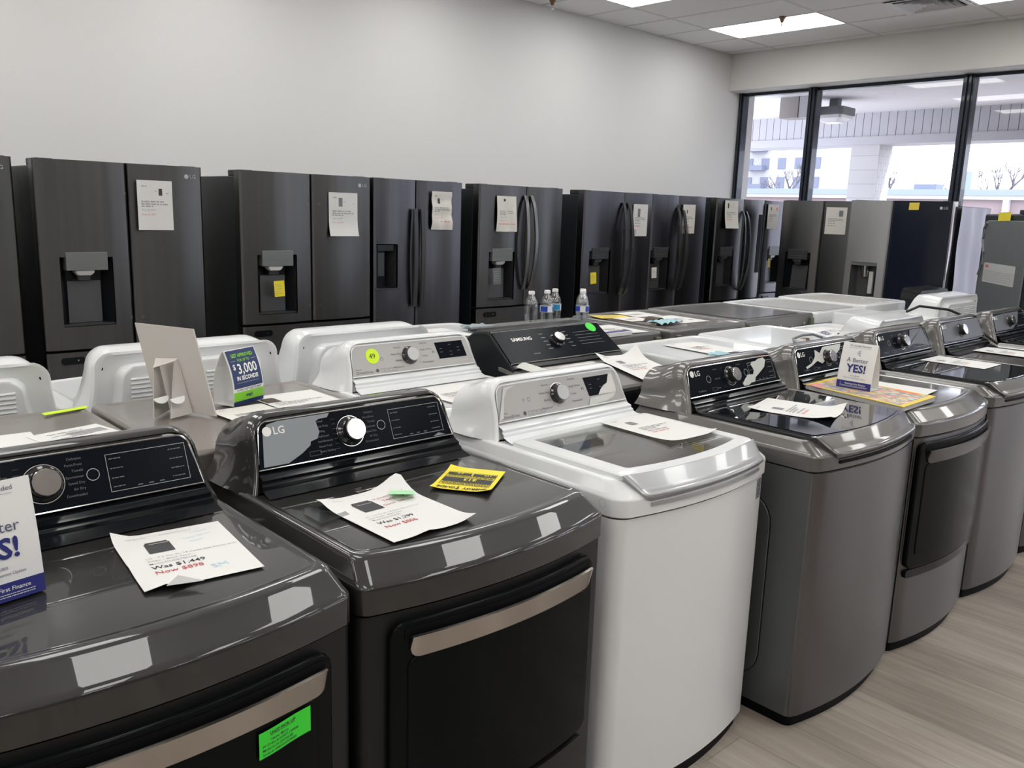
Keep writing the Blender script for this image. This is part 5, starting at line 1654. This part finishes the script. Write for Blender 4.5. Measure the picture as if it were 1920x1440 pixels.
# sheet on the white washer, on the stainless ones
deck_sheet('price sheet lying across the clear window lid of the white washer', (1.955, 1.408), (2.161, 1.400), (1.945, 1.68), 0.9265, 5, icon='icon_mid', ic=(0.33, 0.76), icon_s=0.03,
           fn=curl(0.216, 0.279, [(0, 0, 0.08, 0.006), (1, 0, 0.06, 0.01)]))
deck_sheet('curling price sheet on the black glass lid of the stainless washer', (2.552, 1.232), (2.790, 1.290), (2.500, 1.49), 0.9360, 6, w=0.225, h=0.27, icon='icon_mid', ic=(0.33, 0.70), icon_s=0.03,
           fn=curl(0.216, 0.279, [(0, 1, 0.10, 0.008), (1, 0, 0.08, 0.030), (0, 0, 0.10, 0.016)]))
deck_sheet('price sheet on the black-lidded washer beyond the small sign', (4.10, 1.30), (4.33, 1.30), (4.10, 1.575), 0.9360, 7, icon='icon_mid', ic=(0.3, 0.75), icon_s=0.03)
deck_sheet('price sheet on the farthest stainless dryer, cable above it', (4.80, 1.32), (5.02, 1.32), (4.80, 1.60), 0.9180, 8, icon='icon_mid', ic=(0.3, 0.75), icon_s=0.03)
deck_sheet('white paper under the colourful catalog on the stainless dryer', (3.29, 1.25), (3.50, 1.27), (3.26, 1.52), 0.9170, 9, icon=None, lite=False)
# second row papers
deck_sheet('blank white sheet at left edge on the taupe machine', (0.385, 2.16), (0.541, 2.15), (0.40, 2.42), 0.957, 10, icon=None, lite=False, w=0.165, h=0.27)
ob, G = deck_sheet('shipping label sheet with barcode near left edge', (0.578, 2.20), (0.765, 2.24), (0.56, 2.37), 0.9585, 11, icon=None, lite=False, w=0.185, h=0.17, name='label_sheet', cat='label')
small_lines(ob, G, 0.185, 0.17, 5, [(0.8, 0.2, 0.7, 1), (0.66, 0.2, 0.6, 0.8), (0.5, 0.25, 0.7, 0.8)])
g = Mb()
rnd = random.Random(6)
x = 0.08
while x < 0.17:
    wv = rnd.uniform(0.001, 0.003)
    g.rect(G, x, x + wv, 0.09, 0.13, 0)
    x += wv + rnd.uniform(0.001, 0.002)
g.build('barcode', 'ink_soft', ob, smooth=False)
tag(Mb().prism([(0, 0), (0.12, 0.02), (0.13, 0.05), (0.05, 0.035), (0.0, 0.03)], Frame((0.645, 2.585, 0.957), (1, 0.05, 0), (-0.05, 1, 0)), 0, 0.001).build('sticker', 'neon_yellow'), 'neon yellow-green sticker lying behind the taupe machine papers', 'sticker')
ob, G = deck_sheet('large price sheet beside the blue sign, right one', (1.205, 2.20), (1.425, 2.20), (1.215, 2.50), 0.957, 12, lite=False, icon='brown', ic=(0.13, 0.72), icon_s=0.05, w=0.215)
Mb().text('Was $1,499', 0.020, G, 0.03, 0.075, 0).text('Now $719', 0.020, G, 0.03, 0.05, 0).build('old_price', 'ink_soft', ob, smooth=False)
small_lines(ob, G, 0.215, 0.279, 3, [(0.55, 0.1, 0.85, 0.6), (0.50, 0.1, 0.6, 0.6), (0.45, 0.1, 0.5, 0.6)])
deck_sheet('cream price sheet in front of the blue sign', (1.035, 2.17), (1.205, 2.18), (1.035, 2.36), 0.958, 13, m='paper_cream', w=0.17, h=0.20, icon_s=0.018, ic=(0.5, 0.5))
deck_sheet('large white sheet on the white dryer with the neon dot', (1.71, 2.05), (1.95, 2.06), (1.71, 2.30), 0.9475, 14, w=0.24, h=0.27, icon=None)
ob, G = deck_sheet('upturned white sheet on the dark washer with sloped console', (2.560, 1.995), (2.770, 1.957), (2.580, 2.255), 0.944, 15, w=0.22, h=0.30, icon='icon_mid', ic=(0.3, 0.7), icon_s=0.03,
                   fn=lambda x, y: 0.001 + y * 0.125 + 0.045 * max(0, 1 - sqrt((x - 0.22) ** 2 + (y - 0.3) ** 2) / 0.09) ** 2 + 0.02 * max(0, 1 - sqrt(x ** 2 + (y - 0.3) ** 2) / 0.06))
tag(sheet('foam_strip', None, (2.17, 2.285, 0.940), (0.16, -0.98, 0), (0.98, 0.16, 0), 0.28, 0.085, lambda x, y: 0.012 * sin(pi * y / 0.085) + 0.012 + (0.28 - x) * 0.125, m='satin_white')[0], 'pale foam strip on the left edge of the dark sloped-console washer', 'foam strip')
# third row papers
tag(flat_tag('energy_guide', 'yellow energy label on the paper-strewn grey machine', (3.56, 3.08, 0.9945), (0.95, -0.3, 0), (0.3, 0.95, 0), 0.20, 0.13, 'note_yellow', 'energy label'), None)
deck_sheet('white sheet on the paper-strewn grey machine, nearest the far edge', (3.80, 3.02), (4.0, 3.0), (3.80, 3.22), 0.9945, 16, icon=None, w=0.2, h=0.2)
deck_sheet('long white sheet right side of the paper-strewn grey machine', (3.82, 2.72), (4.05, 2.70), (3.82, 2.98), 0.9945, 17, icon='icon_mid', ic=(0.7, 0.3), icon_s=0.02)
deck_sheet('cream sheet left side of the paper-strewn grey machine', (3.60, 2.90), (3.78, 2.88), (3.60, 3.06), 0.9955, 18, icon=None, m='paper_cream', w=0.17, h=0.16)
sheet('plastic_bag', 'crumpled aqua plastic piece on the paper-strewn grey machine', (3.60, 2.70, 0.9945), (1, 0.05, 0), (-0.05, 1, 0), 0.20, 0.10, lambda x, y: 0.006 + 0.012 * abs(sin(x * 60 + y * 30)), m='aqua', cat='plastic bag')
sheet('cardboard_scrap', 'dark brown bent scrap on the paper-strewn grey machine', (3.69, 2.81, 0.9955), (1, 0.1, 0), (-0.1, 1, 0), 0.10, 0.08, lambda x, y: 0.022 * sin(pi * x / 0.10), m='brown', cat='scrap')
deck_sheet('white sheet on the machine holding the water bottles', (3.20, 2.66), (3.42, 2.64), (3.23, 2.90), 0.9875, 19, icon='icon_mid', ic=(0.7, 0.4), icon_s=0.02)
bk = thing('leaflet', 'small leaflet with blue top stripe behind the sloped console', 'leaflet', (3.09, 2.62, 0.986), 0)
Mb().box(0, 0.17, 0, 0.04, 0, 0.018).build('pages', 'white_card', bk)
Mb().box(-0.001, 0.171, 0.010, 0.041, 0.0182, 0.020).build('cover_stripe', 'navy', bk)
deck_sheet('papers with red print on the white top left of the water bottles', (2.36, 3.0), (2.60, 3.0), (2.36, 3.25), 0.9875, 20, w=0.23, h=0.26, icon='pink_ink', ic=(0.3, 0.5), icon_s=0.06)
sheet('plastic_bag', 'crumpled clear-blue plastic piece on the papers left of the bottles', (2.62, 3.06, 0.99), (1, 0, 0), (0, 1, 0), 0.14, 0.10, lambda x, y: 0.004 + 0.02 * abs(sin(x * 50 + y * 40)), m='pale_blue', cat='plastic bag')
# white machines in the second row
deck_sheet('sheet with faint red marks on the white machine beside the upturned sheet', (3.05, 2.02), (3.27, 2.0), (3.05, 2.26), 0.9945, 21, icon='pink_ink', icon_s=0.02, ic=(0.5, 0.6))
deck_sheet('white sheet on the white dryer facing away, right of the parts', (4.50, 2.18), (4.76, 2.16), (4.50, 2.40), 0.9475, 22, icon='icon_mid', ic=(0.7, 0.4), icon_s=0.02, w=0.25, h=0.25)
cd = thing('sign_card', 'small card with bold letters on the white machine behind the stainless dryer', 'card', (3.98, 1.99, 0.996), 0.1)
Mb().prism([(0, 0), (0.13, 0), (0.13, 0.07), (0, 0.07)], Frame((0, 0, 0.002), (1, 0, 0), (0, 0.94, 0.34)), 0, 0.002).build('card', 'white_card', cd)
Mb().text('YES!', 0.05, Frame((0.01, 0.012, 0.0105), (1, 0, 0), (0, 0.94, 0.34)), 0, 0, 0.001, bold=0.02).build('lettering', 'navy', cd, smooth=False)
# coil of parts on the white machine
tP = thing('hose_parts', 'tangle of grey hose and clip parts behind the stainless washer console', 'hose', (3.62, 1.96, 0.997), 0)
mb = Mb().tube([(0.0, 0.0, 0.006), (0.04, 0.03, 0.02), (0.12, 0.03, 0.03), (0.2, 0.02, 0.03), (0.26, 0.0, 0.012), (0.22, -0.02, 0.006), (0.1, -0.01, 0.006)], 0.006, 8)
mb.build('hose', 'lamp_grey', tP)
Mb().tube([(0.05, 0.02, 0.006), (0.08, 0.0, 0.02), (0.14, 0.01, 0.012), (0.18, 0.03, 0.006)], 0.008, 8).build('tube_end', 'brass', tP)
Mb().box(0.02, 0.07, -0.02, 0.02, 0.0, 0.02).build('clip', 'light_grey', tP, bevel=0.004)
sheet('plastic_bag', 'teal crumpled plastic bag between two stainless consoles', (2.97, 1.905, 0.996), (1, 0.1, 0), (-0.05, 0.95, 0.10), 0.10, 0.08, lambda x, y: 0.01 * abs(sin(x * 70 + y * 40)), m='aqua', cat='plastic bag')

# 49 dot on the white dryer, green dot on the sloped console
PW = Frame(Vector((1.821, 2.0, 0)) + Vector(PW.p(0, 0, 0)), PW.u, PW.v)
d49 = tag(Mb().lathe([(0, 0.0038), (0.027, 0.0038), (0.027, 0.0048), (0, 0.0048)], Frame(PW.p(-0.175, LW * 0.62, -0.0035), PW.u, PW.v), 32).build('dot_sticker', 'neon_yellow'), 'round neon yellow sticker with handwritten 49', 'sticker')
Mb().text('49', 0.026, PW, -0.189, LW * 0.62 - 0.009, 0.0018, bold=0.0).build('handwriting', 'ink', d49, smooth=False)
GS = Frame((2.484, 2.308, 0.992), (1, 0, 0), (0, 0.137, 0.103))
tag(Mb().lathe([(0, 0.0045), (0.026, 0.0045), (0.026, 0.0055), (0, 0.0055)], Frame(GS.p(0.245, 0.146, 0), GS.u, GS.v), 32).build('dot_sticker', 'neon_green'), 'round bright green sticker on the sloped black console', 'sticker')

# ------------------------------------------------------------------ easel-back board, tent signs, catalog
tE = thing('easel_board', 'grey-beige cardboard display board seen from behind on its easel leg', 'display board', (0, 0, 0))
def quad_slab(pts, th):
    pts = [Vector(p) for p in pts]
    n = (pts[1] - pts[0]).cross(pts[-1] - pts[0]).normalized() * th
    return Mb().loft([[p for p in pts], [p + n for p in pts]])
quad_slab([(1.016, 2.306, 0.957), (0.928, 2.514, 0.957), (0.906, 2.596, 1.200), (0.994, 2.388, 1.200)], 0.004).build('board', 'card', tE, smooth=False)
quad_slab([(0.980, 2.382, 0.957), (0.905, 2.352, 0.957), (0.953, 2.430, 1.105), (0.968, 2.440, 1.110)], 0.0025).build('easel_leg', 'card', tE, smooth=False)
quad_slab([(0.945, 2.460, 0.957), (0.872, 2.385, 0.957), (0.888, 2.415, 1.095), (0.925, 2.480, 1.110)], 0.0025).build('easel_leg', 'card', tE, smooth=False)
quad_slab([(0.953, 2.430, 1.105), (0.888, 2.415, 1.095), (0.915, 2.470, 1.112), (0.966, 2.440, 1.110)], 0.0025).build('hinge_flap', 'card', tE, smooth=False)
Fe = Frame((0.925, 2.375, 1.005), (0.96, 0.28, 0), (0.28, -0.96, 0))
Mb().prism([(0.026 * cos(pi + pi * k / 12), 0.02 * sin(pi + pi * k / 12)) for k in range(13)][::-1] + [], Frame((0.930, 2.366, 1.012), (0.93, 0.37, 0.02), (-0.2, 0.5, 0.8)), 0, 0.002).build('lock_tab', 'white_card', tE, smooth=False)
Mb().prism([(0.026 * cos(pi + pi * k / 12), 0.02 * sin(pi + pi * k / 12)) for k in range(13)][::-1] + [], Frame((0.895, 2.395, 1.012), (0.93, 0.37, 0.02), (-0.2, 0.5, 0.8)), 0, 0.002).build('lock_tab', 'white_card', tE, smooth=False)


def tent_sign(name, label, o, yaw, w, h, depth, curve=0.0, drop=0.30, m='white_card'):
    """folded card: printed front face leaning back, rear face, base. local: front face along +x at y=0"""
    t = thing(name, label, 'sign', o, yaw)
    n = 10
    def prof(s):            # front face profile: s up the face
        return (depth * 0.45 * s + curve * -sin(pi * s), h * s)
    F_, B_c = [], []
    th = 0.0018
    rings = []
    pts = [prof(k / n) for k in range(n + 1)]
    pts2 = [(depth - p[0], p[1]) for p in reversed(pts[:-1])]
    path = pts + pts2
    rings = [[(0, y, z), (w, y, z)] for y, z in path]
    inner = [[(0.0, y + (th if i <= n else -th), max(z - th, 0.0)), (w, y + (th if i <= n else -th), max(z - th, 0.0))] for i, (y, z) in enumerate(path)]
    full = rings + inner[::-1]
    loops_l = [r[0] for r in full]
    loops_r = [r[1] for r in full]
    mb = Mb()
    N = len(full)
    vs = loops_l + loops_r
    fs = [(i, (i + 1) % N, N + (i + 1) % N, N + i) for i in range(N)]
    L_ = len(path)
    for i in range(L_ - 1):
        fs.append((i, i + 1, N - 2 - i, N - 1 - i))
        fs.append((N + i, N + N - 1 - i, N + N - 2 - i, N + i + 1))
    mb.add(vs, fs)
    mb.box(0.0, w, 0.0, depth, 0.0, 0.0018)
    body = mb.build('card', m, t, smooth=False)
    arc = [0.0]
    for a, b in zip(pts, pts[1:]):
        arc.append(arc[-1] + sqrt((a[0] - b[0]) ** 2 + (a[1] - b[1]) ** 2))
    S = arc[-1]
    class FF:
        @staticmethod
        def p(x, y, t_=0.0):
            y = min(max(y, 0), S)
            for k in range(n):
                if y <= arc[k + 1] + 1e-9:
                    f = (y - arc[k]) / (arc[k + 1] - arc[k])
                    a, b = pts[k], pts[k + 1]
                    dy, dz_ = b[0] - a[0], b[1] - a[1]
                    L2 = sqrt(dy * dy + dz_ * dz_)
                    return (x, a[0] + dy * f - t_ * dz_ / L2 - 0.0002, a[1] + dz_ * f + t_ * dy / L2)
            return (x, pts[-1][0], pts[-1][1])
        def pr(self): pass
    def band(x0, x1, y0, y1, t_, nm, mm):
        k = 8
        b = Mb()
        for i in range(k):
            a, c = y0 + (y1 - y0) * i / k, y0 + (y1 - y0) * (i + 1) / k
            b.add([FF.p(x0, a, t_), FF.p(x1, a, t_), FF.p(x1, c, t_), FF.p(x0, c, t_)], [(0, 1, 2, 3)])
        return b.build(nm, mm, t, smooth=False)
    return t, FF, S, band


def better_yes(name, label, o, yaw, w, h, depth):
    t, F, S, band = tent_sign(name, label, o, yaw, w, h, depth, curve=0.004)
    band(0.0005, w - 0.0005, 0.0, S * 0.155, 0.0010, 'blue_band', 'navy')
    g = Mb()
    g.text('No Credit Needed', S * 0.060, F, w * 0.5, S * 0.915, 0.0014, 'c')
    g.text('A Better', S * 0.135, F, w * 0.5, S * 0.575, 0.0014, 'c')
    g.text('Up to $5,000', S * 0.038, F, w * 0.5, S * 0.265, 0.0014, 'c')
    g.text('Easy Lease with Buyout Option', S * 0.038, F, w * 0.5, S * 0.215, 0.0014, 'c')
    g.rect(F, w * 0.2, w * 0.8, S * 0.885, S * 0.888, 0.0014)
    g.build('small_text', 'text_slate', t, smooth=False)
    g = Mb().text('YES!', S * 0.235, F, w * 0.5, S * 0.36, 0.0015, 'c', bold=0.03)
    c = (w * 0.5, S * 0.78)
    k = S * 0.018
    for dx, dy in ((-1.6, 0), (0, 1.6), (0, -1.6), (1.6, 3.0), (1.6, -3.0), (1.4, 0)):
        g.poly(F, [(c[0] + (dx - 0.8) * k, c[1] + dy * k), (c[0] + dx * k, c[1] + (dy - 0.8) * k), (c[0] + (dx + 0.8) * k, c[1] + dy * k), (c[0] + dx * k, c[1] + (dy + 0.8) * k)], 0.0015)
    g.build('lettering', 'navy', t, smooth=False)
    g = Mb().text('American First Finance', S * 0.050, F, w * 0.54, S * 0.085, 0.0018, 'c', bold=0.01)
    rnd = random.Random(8)
    g.words(F, w * 0.1, w * 0.9, S * 0.055, S * 0.006, rnd, 0.0018)
    g.words(F, w * 0.1, w * 0.9, S * 0.035, S * 0.006, rnd, 0.0018)
    g.poly(F, [(w * 0.10, S * 0.10), (w * 0.13, S * 0.12), (w * 0.115, S * 0.10), (w * 0.13, S * 0.08)], 0.0018)
    g.build('band_text', 'white_print', t, smooth=False)
    return t

better_yes('tent_sign', 'small white and navy tent sign reading A Better YES! on the catalog', (3.142, 1.512, 0.936), -pi / 2, 0.135, 0.172, 0.07)
# its larger twin, cut by the left edge
better_yes('tent_sign', 'large white and navy YES! sign cut off by the left edge', (0.212, 1.492, 0.9055), radians(10), 0.150, 0.196, 0.07)
t, F, S, band = tent_sign('tent_sign', 'blue and green tent sign, Get approved for up to $3,000', (1.108, 2.388, 0.9575), radians(24), 0.135, 0.165, 0.075, curve=0.014)
w = 0.135
band(0.004, w - 0.004, S * 0.30, S * 0.985, 0.0010, 'blue_field', 'navy_dark')
band(0.0005, w - 0.0005, S * 0.075, S * 0.235, 0.0010, 'green_band', 'lime')
band(0.0005, w - 0.0005, 0.0, S * 0.072, 0.0010, 'blue_foot', 'navy_dark')
g = Mb().text('GET APPROVED', S * 0.088, F, w * 0.5, S * 0.85, 0.0016, 'c', bold=0.03, sx=0.9)
g.text('FOR UP TO', S * 0.068, F, w * 0.5, S * 0.765, 0.0016, 'c', bold=0.02, sx=0.9)
g.build('green_text', 'lime', t, smooth=False)
g = Mb().text('3,000', S * 0.245, F, w * 0.55, S * 0.555, 0.0016, 'c', bold=0.02, sx=0.92)
g.text('$', S * 0.13, F, w * 0.10, S * 0.64, 0.0016, 'l', bold=0.02)
g.text('IN SECONDS!', S * 0.10, F, w * 0.5, S * 0.44, 0.0016, 'c', bold=0.035, sx=0.92)
g.rect(F, w * 0.15, w * 0.85, S * 0.39, S * 0.393, 0.0016)
g.rect(F, w * 0.08, w * 0.24, S * 0.785, S * 0.788, 0.0016)
g.rect(F, w * 0.76, w * 0.92, S * 0.785, S * 0.788, 0.0016)
g.build('white_text', 'white_print', t, smooth=False)
g = Mb().text('TO APPLY TEXT LEASE TO 48078', S * 0.046, F, w * 0.5, S * 0.252, 0.0016, 'c', bold=0.01, sx=0.95)
g.text('snap!', S * 0.085, F, w * 0.5, S * 0.135, 0.0018, 'c', bold=0.02)
g.build('dark_text', 'navy_dark', t, smooth=False)

# catalog
tC = thing('catalog', 'thick colourful catalog with yellow border under the small sign', 'catalog', (2.985, 1.185, 0.917), 0)
def cat_ring(z, e=0.0):
    p = [(0.0, 0.0), (0.085, 0.415), (0.335, 0.420), (0.295, 0.005)]
    c = (0.18, 0.21)
    return [(c[0] + (x - c[0]) * (1 - e), c[1] + (y - c[1]) * (1 - e), z) for x, y in p]
Mb().loft([cat_ring(0.0, 0.01), cat_ring(0.016, 0.01)]).build('pages', 'page_edge', tC, smooth=False)
Mb().loft([cat_ring(0.0162), cat_ring(0.0178)]).build('cover', 'cover_yellow', tC, smooth=False)
Mb().add(cat_ring(0.0182, 0.10), [(0, 1, 2, 3)]).build('cover_picture', 'catalog_cover', tC, smooth=False)
Mb().add([(0.060, 0.34, 0.0185), (0.085, 0.405, 0.0185), (0.150, 0.400, 0.0185), (0.120, 0.35, 0.0185)], [(0, 1, 2, 3)]).build('cover_flash', 'pink_ink', tC, smooth=False)
Mb().add([(0.255, 0.07, 0.0185), (0.27, 0.16, 0.0185), (0.300, 0.15, 0.0185), (0.282, 0.05, 0.0185)], [(0, 1, 2, 3)]).build('cover_flash', 'orange', tC, smooth=False)

# black cable across the far console
tag(Mb().tube([(4.72, 1.92, 1.092), (4.83, 1.90, 1.118), (4.98, 1.80, 1.10), (5.08, 1.71, 1.05), (5.12, 1.66, 0.98), (5.14, 1.58, 0.925)], 0.007, 8).build('power_cable', 'rubber'), 'black cable draped over the far stainless dryer console', 'cable')

# ------------------------------------------------------------------ water bottles
def bottle(x, y, label, lab, rz=0.0):
    t = thing('water_bottle', label, 'bottle', (x, y, 0.986), rz, 'water bottles on the dark machine')
    F = Frame((0, 0, 0), (1, 0, 0), (0, 1, 0))
    prof = [(0, 0.0), (0.028, 0.0), (0.0315, 0.006)]
    for k in range(9):
        prof.append((0.0305 - 0.0025 * sin(pi * k / 8) + (0.001 if k % 2 else -0.0005), 0.012 + 0.0085 * k))
    prof += [(0.0315, 0.092), (0.032, 0.100), (0.032, 0.128), (0.0315, 0.136), (0.030, 0.148), (0.0255, 0.162), (0.0185, 0.176), (0.0125, 0.188), (0.0118, 0.192), (0, 0.192)]
    b = Mb().lathe(prof, F, 28).build('body', 'bottle_clear', t, sharp=50)
    Mb().lathe([(0, 0.190), (0.0145, 0.190), (0.015, 0.192), (0.015, 0.202), (0.0135, 0.205), (0, 0.205)], F, 24).build('cap', 'cap', t)
    if lab:
        def wrap(a0, a1, z0, z1, r, nm, m_):
            n = 20
            vs = []
            for i in range(n + 1):
                a = a0 + (a1 - a0) * i / n
                vs += [(r * cos(a), r * sin(a), z0), (r * cos(a), r * sin(a), z1)]
            Mb().add(vs, [(2 * i, 2 * i + 2, 2 * i + 3, 2 * i + 1) for i in range(n)]).build(nm, m_, t)
        wrap(0, 2 * pi, 0.102, 0.132, 0.0326, 'label', 'white_card')
        for k in range(3):
            a = k * 2.09 + 0.3
            wrap(a, a + 1.25, 0.104, 0.130, 0.0330, 'label_print', 'bottle_blue' if lab == 1 else 'bottle_teal')
    return t
bottle(2.830, 2.890, 'water bottle without a label, leftmost of the row', 0)
bottle(2.935, 2.890, 'water bottle with white and blue label, front one of the middle pair', 1, 0.4)
bottle(3.030, 2.930, 'water bottle with teal label, half hidden behind its neighbour', 2, 1.2)
bottle(3.100, 2.810, 'water bottle standing alone at the right of the row', 1, 2.0)
bottle(3.165, 2.870, 'water bottle hidden just behind the rightmost one', 0)
